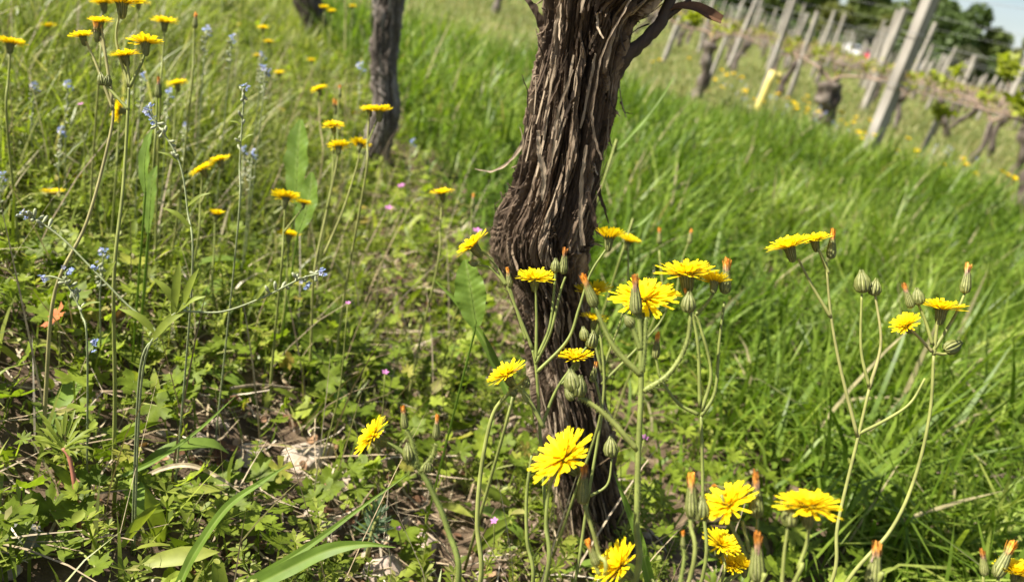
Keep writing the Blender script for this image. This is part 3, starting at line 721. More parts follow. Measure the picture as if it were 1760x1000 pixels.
# the meadow on the left
hawk('tallest cluster of yellow heads touching the top edge at upper left', .55,
     [[(196, 480), (212, 320), (220, 190), (222, 150)], [(222, 150), (200, 70), (208, 14)], [(223, 148), (218, 100)], [(223, 150), (245, 105), (250, 80)], [(222, 190), (185, 150), (175, 140)]],
     [('F', 210, 6, 64, 4, 14), ('F', 215, 95, 46, -6, 22), ('F', 250, 74, 54, 0, 9), ('B', 175, 135, 24, -10, 0), ('B', 185, 138, 22, 10, 0)], tint=.4)
hawk('tan-stemmed plant with two overlapping heads left of the tallest cluster', .57,
     [[(95, 500), (150, 380), (190, 230), (195, 170)], [(195, 190), (165, 110), (148, 72)], [(194, 175), (180, 90), (168, 58)], [(194, 180), (176, 60), (172, 48)]],
     [('F', 142, 62, 40, -8, 18), ('O', 167, 50, 26, 0, 5), ('F', 172, 38, 40, 2, 20)], tint=.8)
def lone(label, x, y, s, roll=0, tw=16, kind='F', drop=120, extra=(), tint=.4, d=None, drift=0):
    d = d or .0245 * FPX / s
    heads = [(kind, x, y, s, roll, tw)] + list(extra)
    st = [[(x - drop * .06 + drift, y + drop), (x - drop * .03 + drift * .4, y + drop * .5), (x - (2 if kind != 'F' else 0), y + 6)]] + [[(x - drop * .03 + drift * .4, y + drop * .5), (h[1], h[2] + 6)] for h in extra]
    hawk(label, d, st, heads, 'yellow hawkbeard plants', 0, .0012, 1, tint)
lone('yellow head cut by the top edge left of the tallest cluster', 178, 6, 42, -4, 14)
lone('yellow head at the top edge right of the tallest cluster', 238, 4, 34, 6, 14)
lone('orange spent head beside the tilted yellow head at left', 272, 150, 40, 0, 5, 'S', d=.72)
lone('small yellow head half hidden near the slender trunk flowers', 640, 232, 18, 0, 14)
lone('single yellow head seen edge-on just right of the tallest cluster', 283, 39, 42, 5, 12)
lone('yellow head cut by the left edge near the top', 18, 75, 46, 8, 10)
lone('small yellow head between the left edge and the tallest cluster', 84, 46, 24, 0, 15)
lone('tiny yellow head at the left edge above the edge-cut flower', 14, 48, 20, 0, 15)
lone('yellow head tilted right above the purple-blue flower spike', 304, 144, 34, -12, 14)
lone('upright yellow head seen sideways behind the tan stems', 206, 190, 40, -75, 15, d=.85)
lone('cup-shaped golden head low at left below the tan stems', 135, 308, 32, -12, 8)
lone('pair of touching yellow heads behind the blue flower stem', 348, 291, 42, -28, 18, extra=[('F', 378, 275, 38, -16, 14)])
lone('flat yellow head low at the far left', 90, 333, 38, 2, 14)
lone('two small yellow heads one above the other near the top middle left', 452, 49, 20, 0, 14, extra=[('F', 462, 72, 18, 0, 14)])
lone('yellow head leaning right on a brown stalk left of the slender trunk', 548, 153, 30, -18, 16, drift=14, tint=.9)
lone('two overlapping yellow heads in front of the slender grey trunk', 635, 187, 34, 0, 25, extra=[('F', 652, 192, 44, 0, 9)], d=.78)
hawk('three round yellow heads in a bunch beside the slender trunk foot', .80, [[(540, 470), (560, 370), (577, 290), (582, 262)], [(562, 360), (572, 300), (573, 222)], [(556, 440), (590, 360), (612, 290), (619, 258)]],
     [('F', 573, 215, 36, 4, 30), ('F', 582, 252, 36, -4, -14), ('F', 619, 248, 34, 8, -20)], tint=.5)
lone('twin golden heads seen from below beside the upright dock leaf', 491, 340, 46, 4, -14, extra=[('F', 522, 349, 26, 8, -10)], d=.74, tint=.4)
lone('drooping golden head low beside the pale stems', 497, 404, 36, 4, -14, d=.85)
lone('isolated flat yellow head between the two trunks', 760, 332, 40, -6, 16)
lone('small orange spent head high above the blue flowers at top left', 336, 34, 34, 4, 5, 'S', d=.85)
lone('tiny yellow head in the meadow right of the blue spike', 365, 110, 18, 0, 14)
lone('half-open yellow bud above the arching blue-flowered stem', 372, 366, 20, 8, 5, 'C', d=.85)
lone('small yellow head among blue flowers near the top', 442, 96, 16, 0, 15)
lone('small square-looking yellow head in the mid meadow', 480, 126, 20, 0, 20)
lone('tiny yellow head left of the slender trunk top', 535, 104, 16, 0, 15)
lone('small orange spent head left of the slender trunk', 584, 155, 28, 0, 3, 'S', d=1.0)
lone('orange spent head on a pale stalk right of the isolated flat head', 813, 345, 30, 4, 3, 'S', d=.95)
lone('small yellow head beside the leaning dark trunk at the top', 557, 14, 18, 0, 15)
lone('second yellow head right of the leaning dark trunk', 570, 20, 16, 0, 15)
lone('faint yellow head at the top edge between the two rear trunks', 606, 12, 14, 0, 15)
lone('small yellow head low in front of the slender trunk', 612, 196, 16, 0, 14)
lone('small orange bud head behind the slender trunk flowers', 577, 180, 20, 0, 5, 'O', d=1.1)

# ------------------------------------------------------------------ forget-me-nots
def fmn_cluster(seed, n=8):
    g = np.random.default_rng(seed); mb = MB()
    for i in range(n):
        p = np.array([g.normal(0, .0032), g.normal(0, .0032), g.uniform(-.006, .003)])
        d = np.array([g.normal(0, .6), g.normal(0, .6), 1]); d /= np.linalg.norm(d)
        a = np.cross(d, [1, 0, .1]); a /= np.linalg.norm(a); b = np.cross(d, a); r = g.uniform(.0019, .0030)
        V = [p]; T = []
        for q in range(5):
            t = q * TAU / 5
            for dt, rr in ((-.45, .8), (0, 1.05), (.45, .8)):
                V.append(p + r * rr * (math.cos(t + dt) * a + math.sin(t + dt) * b) + d * .0006)
            k = 1 + 3 * q; T += [[0, k, k + 1], [0, k + 1, k + 2]]
        mb.add(V, None, T, g.random())
    return mb.build('flower_cluster', M['blue'], False)
FM = [fmn_cluster(i, 9) for i in range(3)]
def fmn_leaf(P, d, ln, wd):
    mb = MB(); d = np.asarray(d, float); d /= np.linalg.norm(d)
    ribbon(mb, [P, P + d * ln * .5 + [0, 0, ln * .08], P + d * ln - [0, 0, ln * .06]], [wd * .5, wd, wd * .8, .0004], nrm=-_F * .6 + np.array([0, 0, .6]), c=.5, n=9, fold=.18)
    return mb
def forget(label, d, path, clusters, leaves=(), cyme=5):
    P0 = at(*path[0], d); foot = np.array([P0[0], P0[1] + .01, 0]); foot[2] = float(gz(foot[0], foot[1])) - .003
    if P0[2] < foot[2] + .01: foot = P0 * 1.0
    root = empty('forget_me_not', foot)
    P = [at(x, y, d) - foot for x, y in path]
    mb = MB(); Q = tube(mb, [np.zeros(3)] + P, [.0008, .0007, .0006, .0006], 6, .5, 8 * len(P), hairs=160, hl=.0009)
    for q in range(14):                            # calyces along the top of the stem
        k = len(Q) - 2 - q; 
        if k < 2: break
        s = rng.normal(0, 1, 3); s /= np.linalg.norm(s)
        tube(mb, [Q[k], Q[k] + s * .003, Q[k] + s * .0055 + [0, 0, .001]], [.0004, .0008, .0014, .0006], 5, .7, 5)
    link('stem', mb.build('stem', M['hairystem']), root)
    for i, c in enumerate(clusters):
        x, y, s = c
        pos = at(x, y, d) - foot
        o = link('flower_cluster', FM[i % 3], root, mat4=axis_matrix(pos, screen_axis(random.uniform(-25, 25), 35), random.uniform(0, 6), s * d / FPX / .014))
        j = int(np.argmin(np.linalg.norm(Q - pos, axis=1)))
        if np.linalg.norm(Q[j] - pos) > .006:
            mb = MB(); tube(mb, [Q[max(0, j - 3)], (Q[j] + pos) / 2, pos], .0006, 5, .5, 6); link('branch', mb.build('branch', M['hairystem']), root)
    for x, y, a, ln, wd in leaves:
        pos = at(x, y, d) - foot
        j = Q[int(np.argmin(np.linalg.norm(Q - pos, axis=1)))]
        t = math.radians(a)
        link('leaf', fmn_leaf(j, math.sin(t) * _R + math.cos(t) * _U - .15 * _F, ln * .8, wd * .62).build('leaf', M['cover']), root)
    tag(root, label, 'wildflower', 'blue forget-me-nots')
forget('nodding violet-blue flower spike on a hairy stem at upper left', .55, [(330, 480), (322, 360), (310, 285), (285, 235), (262, 205)], [(255, 190, 22), (262, 202, 26), (258, 182, 18)], [(305, 280, -60, .02, .004), (318, 350, 60, .025, .005), (320, 400, -50, .03, .006)])
forget('upright stem with a small blue tuft right of the violet-blue spike', .62, [(408, 400), (412, 280), (418, 180), (420, 155)], [(420, 148, 20)], [(415, 215, -70, .012, .003), (413, 240, 60, .015, .004)])
forget('long stem arching left across the weeds to a blue tip', .50, [(240, 640), (270, 575), (215, 520), (155, 458), (105, 408), (62, 378), (42, 368)], [(38, 368, 24), (162, 455, 20)], [(275, 572, -52, .035, .008), (180, 480, 30, .02, .004)])
forget('stem reaching right with two blue flower tufts beside a long leaf', .50, [(245, 640), (288, 560), (308, 536), (380, 536), (450, 512), (515, 480), (550, 470)], [(556, 466, 20), (526, 488, 24), (318, 524, 18)], [(300, 540, 10, .045, .009), (310, 500, 25, .04, .008), (305, 545, 60, .03, .007), (270, 590, 50, .035, .010), (308, 520, -35, .035, .008), (440, 515, 40, .02, .005)])
forget('small forked blue-flowered stem over dry leaves at left', .54, [(150, 600), (140, 540), (122, 500), (108, 475)], [(75, 476, 20), (118, 463, 24), (160, 590, 24)], [(135, 530, 70, .02, .004)])
for x, y, s, d, lab in [(118, 143, 18, .8, 'small blue tuft left of the tan flower stems'), (60, 146, 16, .85, 'small pale blue tuft near the left edge'), (107, 222, 18, .75, 'dark-stemmed blue tuft below the pale blue ones at left'),
                        (355, 50, 18, .85, 'blue tuft near the top among small yellow heads'), (398, 63, 16, .85, 'blue tuft just right of another near the top'), (455, 116, 26, .8, 'loose blue cluster beside small yellow heads'),
                        (450, 92, 14, .95, 'tiny blue tuft above the loose blue cluster'), (320, 214, 14, .8, 'tiny blue flower right of the violet-blue spike'), (434, 262, 16, .8, 'small blue tuft left of the upright dock leaf'),
                        (420, 255, 12, .85, 'faint blue dot left of the dock leaf'), (178, 432, 18, .6, 'blue tuft between the tan stems at left'), (620, 112, 16, 1.2, 'blue tuft left of the slender trunk'), (708, 242, 12, 1.3, 'pale blue tuft right of the slender trunk foot'),
                        (245, 128, 14, .8, 'blue tuft under the edge-on yellow head'), (290, 157, 16, .8, 'blue tuft left of the tilted yellow head'), (3, 300, 16, .7, 'blue tuft cut by the left edge')]:
    d *= 1.15
    forget(lab, d, [(x - 6, y + 80), (x - 3, y + 36), (x, y + 4)], [(x, y, s), (x + 5, y + 8, s * .7)])

# ------------------------------------------------------------------ small pink flowers
def pink(label, x, y, s, d):
    P = at(x, y, d); foot = np.array([P[0], P[1] + .01, float(gz(P[0], P[1] + .01)) - .003])
    root = empty('cranesbill', foot)
    mb = MB(); q = P - foot
    tube(mb, [np.zeros(3), q * .5 + [.006, 0, 0], q - [0, 0, .002]], [.0008, .0007, .0005], 5, .5, 8)
    link('stem', mb.build('stem', M['stem']), root)
    mb = MB(); ax = screen_axis(random.uniform(-30, 30), 35); a = np.cross(ax, [1, 0, 0]); a /= np.linalg.norm(a); b = np.cross(ax, a); r = s * d / FPX / 2
    for k in range(5):
        t = k * TAU / 5; cdir = math.cos(t) * a + math.sin(t) * b; sd = -math.sin(t) * a + math.cos(t) * b
        o = MB(); o.add([q, q + cdir * r * .6 - sd * r * .32 + ax * r * .25, q + cdir * r + ax * r * .3, q + cdir * r * .6 + sd * r * .32 + ax * r * .25], [[0, 1, 2, 3]], None, .5)
        link('petal', o.build('petal', M['pink'], False), root)
    tag(root, label, 'wildflower', 'small pink cranesbills')
for a in [('tiny pink flower in the meadow at upper left', 139, 180, 12, .9), ('lilac flower between the trunk bulge and the tilted yellow head', 820, 397, 18, .85), ('tiny purple flower above the dark broken stick', 598, 521, 11, .7), ('small pink flower in the shaded weeds mid left', 662, 640, 14, .75),
          ('purple dot in the grass right of the hairy stalk', 1108, 752, 15, .7), ('pale pink flower in the litter before the second trunk', 668, 358, 16, 1.1), ('purple flower low left of the trunk foot', 850, 895, 16, .68), ('tiny violet flower on the litter beneath the hairy stalk', 685, 908, 12, .66), ('pale flower against the grass beside the slender trunk', 690, 320, 15, 1.3)]:
    pink(*a)

# ------------------------------------------------------------------ broad leaves, blades, stick, stones
def leaf_sheet(mb, P, wd, nrm, fold, broadleaf, seed):
    """a leaf blade with a sunken midrib, side veins and a wavy margin"""
    g = np.random.default_rng(seed); k, m = 44, 9
    P = smooth_path(P, k); L = np.linspace(0, 1, k); wv = np.interp(L, np.linspace(0, 1, len(wd)), wd)
    if broadleaf: wv = wv * (1 + .02 * np.sin(L * 31 + seed) + .025 * np.sin(L * 17))
    T = np.gradient(P, axis=0); T /= np.linalg.norm(T, axis=1)[:, None]
    S = np.cross(T, np.asarray(nrm, float)); S /= np.linalg.norm(S, axis=1)[:, None]; N2 = np.cross(S, T)
    t = np.linspace(-1, 1, m)
    V = P[:, None] + S[:, None] * (wv[:, None] * t / 2)[..., None]
    wave = fold * np.abs(t)[None] + (.06 if broadleaf else .03) * np.abs(t)[None] ** 2 * np.sin(L[:, None] * 22 + t[None] * 2 + seed) + (.018 if broadleaf else .0) * np.sin((L[:, None] * 11 - np.abs(t)[None] * 1.1) * TAU)
    V = V + N2[:, None] * (wv[:, None] * wave)[..., None]
    vein = np.clip(np.cos((L[:, None] * 11 - np.abs(t)[None] * 1.1) * TAU) - .75, 0, 1) * 2 if broadleaf else 0
    c = np.clip(.25 + .5 * (np.abs(t)[None] < .05) + .3 * vein + .25 * (vnoise(L[:, None] * 9 + seed, t[None] * 3 + 5) - .5), 0, 1)
    i = np.arange(k - 1)[:, None] * m; j = np.arange(m - 1)[None]
    mb.add(V.reshape(-1, 3), np.stack([i + j, i + j + 1, i + m + j + 1, i + m + j], -1).reshape(-1, 4), None, (c + 0 * L[:, None]).ravel())
def broad(label, d, path, widths, nrm=None, mat='dock', name='dock_leaf', fold=.12, cat='leaf', group=None):
    P0 = at(*path[0], d); foot = np.array([P0[0], P0[1], float(gz(P0[0], P0[1])) - .003])
    root = empty(name, foot)
    P = np.array([at(x, y, d) for x, y in path]) - foot
    mb = MB(); leaf_sheet(mb, P, [v * d / FPX for v in widths], nrm if nrm is not None else -_F + np.array([-.35, 0, .3]), fold, name == 'dock_leaf', int(path[0][0]))
    link('blade', mb.build('blade', M[mat]), root)
    Pm = smooth_path(P, 22); mb = MB()
    if name == 'dock_leaf': tube(mb, np.vstack([np.zeros((1, 3)), Pm[:18] + np.array(_F) * .0002]), [.0010, .0008, .0003], 5, .4, 20); link('midrib', mb.build('midrib', M['dock']), root)
    else: tube(mb, np.vstack([np.zeros((1, 3)), Pm[:2]]), [.0016, .0012], 5, .4, 6); link('sheath', mb.build('sheath', M['stem']), root)
    tag(root, label, cat, group)
broad('upright pointed leaf standing alone among the meadow flowers', .86, [(508, 350), (510, 300), (513, 250), (517, 206)], [14, 32, 40, 44, 42, 32, 8])
broad('bright light-green leaf leaning before the upright pointed leaf', .80, [(512, 400), (524, 370), (533, 330), (536, 296)], [10, 26, 36, 40, 36, 24, 6])
broad('large shaded leaf left of the trunk under the tilted yellow head', .62, [(818, 560), (812, 520), (806, 480), (800, 446)], [18, 40, 52, 56, 48, 34, 8])
broad('dark green leaf behind the violet-blue spike', .66, [(250, 330), (248, 290), (252, 250), (262, 222)], [8, 18, 22, 20, 14, 3])
broad('broad light-green leaf low among stems at left', .70, [(255, 400), (258, 350), (262, 310), (270, 285)], [8, 20, 26, 24, 16, 3])
broad('long arching grass blade crossing the litter at bottom left', .50, [(306, 1010), (335, 950), (390, 872), (450, 828), (496, 798)], [16, 18, 15, 9, 1], name='grass_blade', cat='grass', mat='dock', fold=.2)
broad('straight thin grass blade slanting over the litter toward the hairy stalk', .49, [(410, 1010), (520, 945), (610, 880), (700, 815)], [14, 13, 10, 5, 1], name='grass_blade', cat='grass', mat='dock', fold=.2)
broad('wide dark grass blade along the bottom edge', .47, [(430, 1010), (500, 975), (565, 945), (625, 935), (680, 940)], [24, 28, 24, 10, 1], name='grass_blade', cat='grass', mat='dock', fold=.2)
broad('dark green grass blade hugging the trunk foot on its right', .60, [(1120, 1010), (1100, 930), (1078, 870), (1055, 812)], [18, 18, 14, 8, 1], name='grass_blade', cat='grass', mat='dock', fold=.2)
broad('pale bent blade above the hole in the litter', .60, [(230, 830), (280, 805), (330, 800), (380, 822), (420, 850)], [6, 8, 8, 6, 1], name='grass_blade', cat='grass', mat='straw', fold=.2)
broad('stiff thin blade slanting up over the dark hollow', .58, [(200, 822), (270, 790), (340, 740), (405, 680)], [6, 9, 7, 5, 1], name='grass_blade', cat='grass', mat='dock', fold=.2)
broad('shaded grass blade drooping left of the trunk', .64, [(880, 690), (840, 600), (795, 530), (745, 480)], [14, 16, 13, 8, 1], name='grass_blade', cat='grass', mat='dock', fold=.2)
broad('pale grass blade poking out right of the trunk', .9, [(1080, 400), (1110, 375), (1130, 355)], [8, 9, 6, 1], name='grass_blade', cat='grass', mat='dock', fold=.2)
broad('long pale blade leaning right above the trunk bulge', .95, [(1050, 270), (1100, 215), (1135, 170), (1160, 130)], [6, 7, 5, 1], name='grass_blade', cat='grass', mat='dock', fold=.2)
def stick(label, p, d, r, mat='darkbark', tint=.4):
    P = np.array([ground_at(x, y) + [0, 0, d[0] + r[0]] for (x, y) in p]); foot = P[0]
    root = empty('twig', foot)
    mb = MB(); tube(mb, P - foot, r, 8, tint, 16, jitter=.25)
    link('stem', mb.build('twig', M[mat]), root); 
    mb = MB(); m = (P[0] + P[-1]) / 2 - foot; tube(mb, [m, m + [.006, -.004, .006], m + [.01, -.008, .013]], [r[0] * .5, r[0] * .3], 6, tint, 5)
    link('side_spur', mb.build('twig', M[mat]), root)
    tag(root, label, 'twig')
stick('dark broken stick lying in the weeds mid left', [(563, 532), (590, 547), (620, 562)], [.02], [.0042, .0042, .004], tint=.05)
stick('dark decayed cane half buried below the broken stick', [(660, 590), (700, 612), (760, 650), (800, 672)], [.0], [.005, .006, .005, .004], tint=.1)
stick('pale bare twig slanting up beside the trunk foot', [(862, 1000), (890, 950), (922, 905), (948, 884)], [.004], [.0026, .0024, .002, .0016], 'cane', .6)
stick('straw-white twig lying over leaves mid left', [(390, 716), (440, 708), (500, 712)], [.03], [.0016, .0014, .001], 'straw', .8)
stick('reddish dry stalk lying on the grass at far right', [(1575, 880), (1650, 884), (1760, 884)], [.06], [.0011, .001, .0008], 'cane', .7)

def ico(n=3):
    bm = __import__('bmesh').new(); __import__('bmesh').ops.create_icosphere(bm, subdivisions=n, radius=1)
    V = np.array([v.co for v in bm.verts]); F = np.array([[v.index for v in f.verts] for f in bm.faces]); bm.free(); return V, F
ICO3, ICO1 = ico(4), ico(1)
def rock_verts(seed, sx, sy, sz):
    g = np.random.default_rng(seed); V = ICO3[0].copy()
    for _ in range(16):
        n = g.normal(size=3); n /= np.linalg.norm(n); c = g.uniform(.55, .85)
        d = V @ n - c; V -= np.where(d > 0, d, 0)[:, None] * n * .85
    nn = vnoise(V[:, 0] * 4 + V[:, 2] * 3, V[:, 1] * 4 - V[:, 2] * 2, seed) - .5 + .5 * (vnoise(V[:, 0] * 11 + V[:, 2] * 7, V[:, 1] * 11 + V[:, 2] * 5, seed + 1) - .5)
    return V * (1 + .12 * nn)[:, None] * np.array([sx, sy, sz])
for i, (x, y, wpx, hz, mt, lab) in enumerate([(28, 930, 110, .55, 'stone_grey', 'rounded grey stone at the left edge near the bottom'), (10, 985, 60, .5, 'stone_tan', 'pale tan stone in the bottom left corner'), (525, 790, 115, .4, 'stone_tan', 'flat tan stone under dry stems behind the arching blade'), (425, 790, 70, .5, 'stone_tan', 'brownish stone beside the dark hollow in the soil'),
                                          (724, 945, 75, .6, 'stone_pink', 'pinkish pale stone below the hairy stalk'), (600, 830, 70, .4, 'stone_tan', 'small tan stone under the lobed leaves'), (660, 985, 90, .4, 'stone_pink', 'pale stone at the bottom edge among lobed leaves'), (560, 905, 60, .45, 'stone_tan', 'small pale stone beside the spiky weed rosette'), (850, 960, 55, .5, 'stone_tan', 'little tan stone left of the trunk foot')]):
    P = ground_at(x, y); d = project(P)[2]; s = wpx * float(d) / FPX / 2
    V = rock_verts(40 + i, s, s * .8, s * hz)
    o = link('stone', mesh('stone', V, ICO3[1], M[mt], True, np.full(len(V), .5)), loc=Vector((P[0], P[1], P[2] + s * hz * .35)))
    o.rotation_euler = (0, 0, random.uniform(0, 6)); tag(o, lab, 'stone', 'stones in the soil')

# ------------------------------------------------------------------ ground plants
def ger_leaf(seed, lobes=5, deep=.45, teeth=3):
    """rounded leaf cut into toothed lobes; unit radius, stalk at the origin, lying flat"""
    g = np.random.default_rng(seed); n = lobes * teeth * 2 + 1
    t = np.linspace(-2.55, 2.55, n)
    ph = (t + 2.55) / 5.1 * lobes
    f = np.abs((ph % 1) - .5) * 2
    r = 1 - deep * np.clip(f - .25, 0, 1) ** 1.3 * 1.3
    r *= 1 + .10 * np.where(np.arange(n) % 2, 1, -1) + g.uniform(-.06, .06, n)
    r *= .82 + .18 * np.cos(t * .6)
    r[-1] = r[0] = .5
    out = np.stack([r * np.cos(t), r * np.sin(t), .10 * r ** 2 * np.cos(t * lobes / 5.1 * TAU) + .12 * r], -1)
    mid = out * .55; mid[:, 2] += .05 * np.where(f > .6, 1, -1)
    V = np.vstack([[[0, 0, 0]], mid, out])
    T = [[0, 1 + i, 2 + i] for i in range(n - 1)]
    Q = [[1 + i, 1 + n + i, 2 + n + i, 2 + i] for i in range(n - 1)]
    return V, Q, T
GER = [ger_leaf(i, 5, .45) for i in range(3)] + [ger_leaf(9, 7, .6), ger_leaf(10, 5, .75, 2)]
def whorl(seed):
    g = np.random.default_rng(seed); V = []; Q = []; T = []; n = 0
    x = np.zeros(3); d = np.array([g.normal(0, .15), g.normal(0, .15), 1.])
    for lv in range(g.integers(3, 6)):
        x0 = x.copy(); x = x + d * .22; d = d + [g.normal(0, .12), g.normal(0, .12), 0]
        s = np.array([.012, 0, 0]); s2 = np.array([0, .012, 0])
        V += [x0 - s, x0 + s, x + s, x - s, x0 - s2, x0 + s2, x + s2, x - s2]; Q += [[n, n + 1, n + 2, n + 3], [n + 4, n + 5, n + 6, n + 7]]; n += 8
        m = 7
        for k in range(m):
            a = TAU * (k + g.uniform(-.2, .2)) / m; L_ = .25 * g.uniform(.8, 1.15) * (1 - .08 * lv); e = g.uniform(.1, .7)
            rd = np.array([math.cos(a) * math.cos(e), math.sin(a) * math.cos(e), math.sin(e)]); tn = np.array([-math.sin(a), math.cos(a), 0]) * .032
            V += [x, x + rd * L_ * .6 - tn, x + rd * L_ - [0, 0, .02], x + rd * L_ * .6 + tn]; Q += [[n, n + 1, n + 2, n + 3]]; n += 4
    return np.array(V), Q, None
WH = [whorl(i) for i in range(5)]
def lance(seed):
    g = np.random.default_rng(seed); w_ = np.array([.05, .11, .13, .10, .0]); x = np.linspace(0, 1, 5); z = .35 * x - .28 * x ** 2 + g.uniform(-.05, .05) * x
    V = np.concatenate([np.stack([x, -w_, z + .3 * w_], -1), np.stack([x, 0 * x, z], -1), np.stack([x, w_, z + .3 * w_], -1)])
    Q = [[i, 5 + i, 6 + i, i + 1] for i in range(4)] + [[5 + i, 10 + i, 11 + i, 6 + i] for i in range(4)]
    return V, Q, None
LA = [lance(i) for i in range(3)]
def oval(seed):
    t = np.arange(10) * TAU / 10
    V = np.vstack([[[.5, 0, -.06]], np.stack([.5 + .5 * np.cos(t), .36 * np.sin(t), .1 * np.abs(np.sin(t))], -1)])
    return V, None, [[0, 1 + i, 1 + (i + 1) % 10] for i in range(10)]
OV = [oval(0)]

def bare(x, y):                       # 1 where the soil is nearly bare (left front of the trunk foot)
    c = ground_at(560, 850); c2 = ground_at(380, 800); c3 = ground_at(760, 960); c4 = ground_at(60, 900)
    b = 0
    for p, r in ((c, .10), (c2, .08), (c3, .08), (c4, .04), (ground_at(700, 620), .05)):
        b = b + np.exp(-((x - p[0]) ** 2 + (y - p[1]) ** 2) / r ** 2)
    return np.clip(b * (.6 + .8 * vnoise(x * 14, y * 14, 44)), 0, 1)
def sample(n, x0, x1, y0, y1, keep):
    x = rng.uniform(x0, x1, n); y = rng.uniform(y0, y1, n)
    k = in_view(x, y) & (rng.random(n) < keep(x, y))
    return x[k], y[k]
def blades(mb, x, y, ln, wd, lean, curve, levels=5):
    n = len(x)
    az = rng.random(n) * TAU; el = lean * rng.random(n) ** 1.2; cu = curve * (rng.random(n) * 1.3)
    z0 = gz(x, y) - .004
    dx, dy = np.cos(az), np.sin(az)
    fa = az + np.pi / 2 + rng.normal(0, .5, n)
    sx, sy = np.cos(fa), np.sin(fa)
    V = np.zeros((n, levels * 2 - 1, 3))
    h = np.zeros(n); o = np.zeros(n); st = ln / (levels - 1)
    prof = np.array([.7, 1, .92, .62, 0, 0, 0]) if levels == 5 else np.linspace(1, 0, levels)
    for k in range(levels):
        a = el + cu * (k / (levels - 1)) ** 1.4
        if k: h = h + st * np.cos(a); o = o + st * np.sin(a)
        cx = x + dx * o; cy = y + dy * o; cz = z0 + h
        if k < levels - 1:
            hw = wd * prof[k] / 2
            V[:, 2 * k] = np.stack([cx - sx * hw, cy - sy * hw, cz], -1); V[:, 2 * k + 1] = np.stack([cx + sx * hw, cy + sy * hw, cz], -1)
        else: V[:, 2 * k] = np.stack([cx, cy, cz], -1)
    nv = levels * 2 - 1; off = (np.arange(n) * nv)[:, None, None]
    Q = (np.array([[2 * k, 2 * k + 1, 2 * k + 3, 2 * k + 2] for k in range(levels - 2)])[None] + off).reshape(-1, 4)
    T = (np.array([[nv - 3, nv - 2, nv - 1]])[None] + off).reshape(-1, 3)
    cl = np.clip(.5 * rng.random(n) + .75 * (vnoise(x * 3.1, y * 3.1, 90) * .6 + vnoise(x * 9, y * 9, 91) * .4) - .16, 0, .93)
    cl = np.where(rng.random(n) < .035, 1.0, cl)
    mb.add(V.reshape(-1, 3), Q, T, np.repeat(cl, nv))
def stuff(name, mb, mat, label, cat, smooth=True):
    if not mb.n: return
    o = link(name, mb.build(name, M[mat], smooth)); tag(o, label, cat, kind='stuff')
sm = lambda v, a, b: np.clip((v - a) / (b - a), 0, 1)
patch = lambda x, y, s, k: vnoise(x * s, y * s, k)
# lush grass right of the row
mb = MB()
x, y = sample(60000, -.6, 2.2, .35, 2.2, lambda x, y: sm(side(x, y), .04, .22) * .92 * (.35 + .65 * sm(patch(x, y, 5, 50), .2, .5)))
h = .35 + 1.0 * patch(x, y, 4.5, 51)
blades(mb, x, y, rng.uniform(.08, .29, len(x)) * h * (.5 + .5 * sm(side(x, y), .1, .5)), rng.uniform(.0022, .0078, len(x)), 1.1, 1.8)
x, y = sample(60000, -1.8, 3.8, 2.1, 4.6, lambda x, y: sm(side(x, y), .0, .3) * sm(3.4 - (side(x, y)), 0, .7))
h = .35 + 1.0 * patch(x, y, 3, 51)
blades(mb, x, y, rng.uniform(.08, .28, len(x)) * h, rng.uniform(.004, .011, len(x)), .95, 1.5)
stuff('lush_grass', mb, 'lush', 'dense bright green long grass right of the near vine row', 'grass')
# fine meadow grass on the left
mb = MB()
x, y = sample(80000, -1.9, .5, .3, 2.2, lambda x, y: sm(-side(x, y), -.12, .05) * (1 - .85 * bare(x, y)) * (.25 + .75 * sm(y, .55, 1.0)))
blades(mb, x, y, rng.uniform(.03, .19, len(x)) * (.45 + .60 * sm(y, .6, 1.3)) * (.55 + .9 * patch(x, y, 5, 52)) * (.3 + .7 * sm(-side(x, y), .12, .4)), rng.uniform(.0012, .0040, len(x)), 1.15, 1.9)
x, y = sample(70000, -4.5, .3, 2.1, 6.5, lambda x, y: sm(-side(x, y), -.2, .1))
blades(mb, x, y, rng.uniform(.04, .15, len(x)) * (.55 + .9 * patch(x, y, 3, 53)), rng.uniform(.003, .006, len(x)), 1.1, 1.8)
stuff('meadow_grass', mb, 'meadow', 'fine olive meadow grass among the wildflowers at left', 'grass')
# drier grass in the vineyard beyond
mb = MB()
x, y = sample(40000, -4, 9, 4.2, 11, lambda x, y: sm(side(x, y), -.2, .4))
blades(mb, x, y, rng.uniform(.05, .15, len(x)), rng.uniform(.006, .012, len(x)), .9, 1.3, 4)
x, y = sample(40000, -4, 26, 10.5, 34, lambda x, y: 0 * x + 1)
blades(mb, x, y, rng.uniform(.05, .16, len(x)), rng.uniform(.015, .03, len(x)), .9, 1.3, 4)
stuff('vineyard_grass', mb, 'fargrass', 'sparse olive and straw grass between the far vine rows', 'grass')
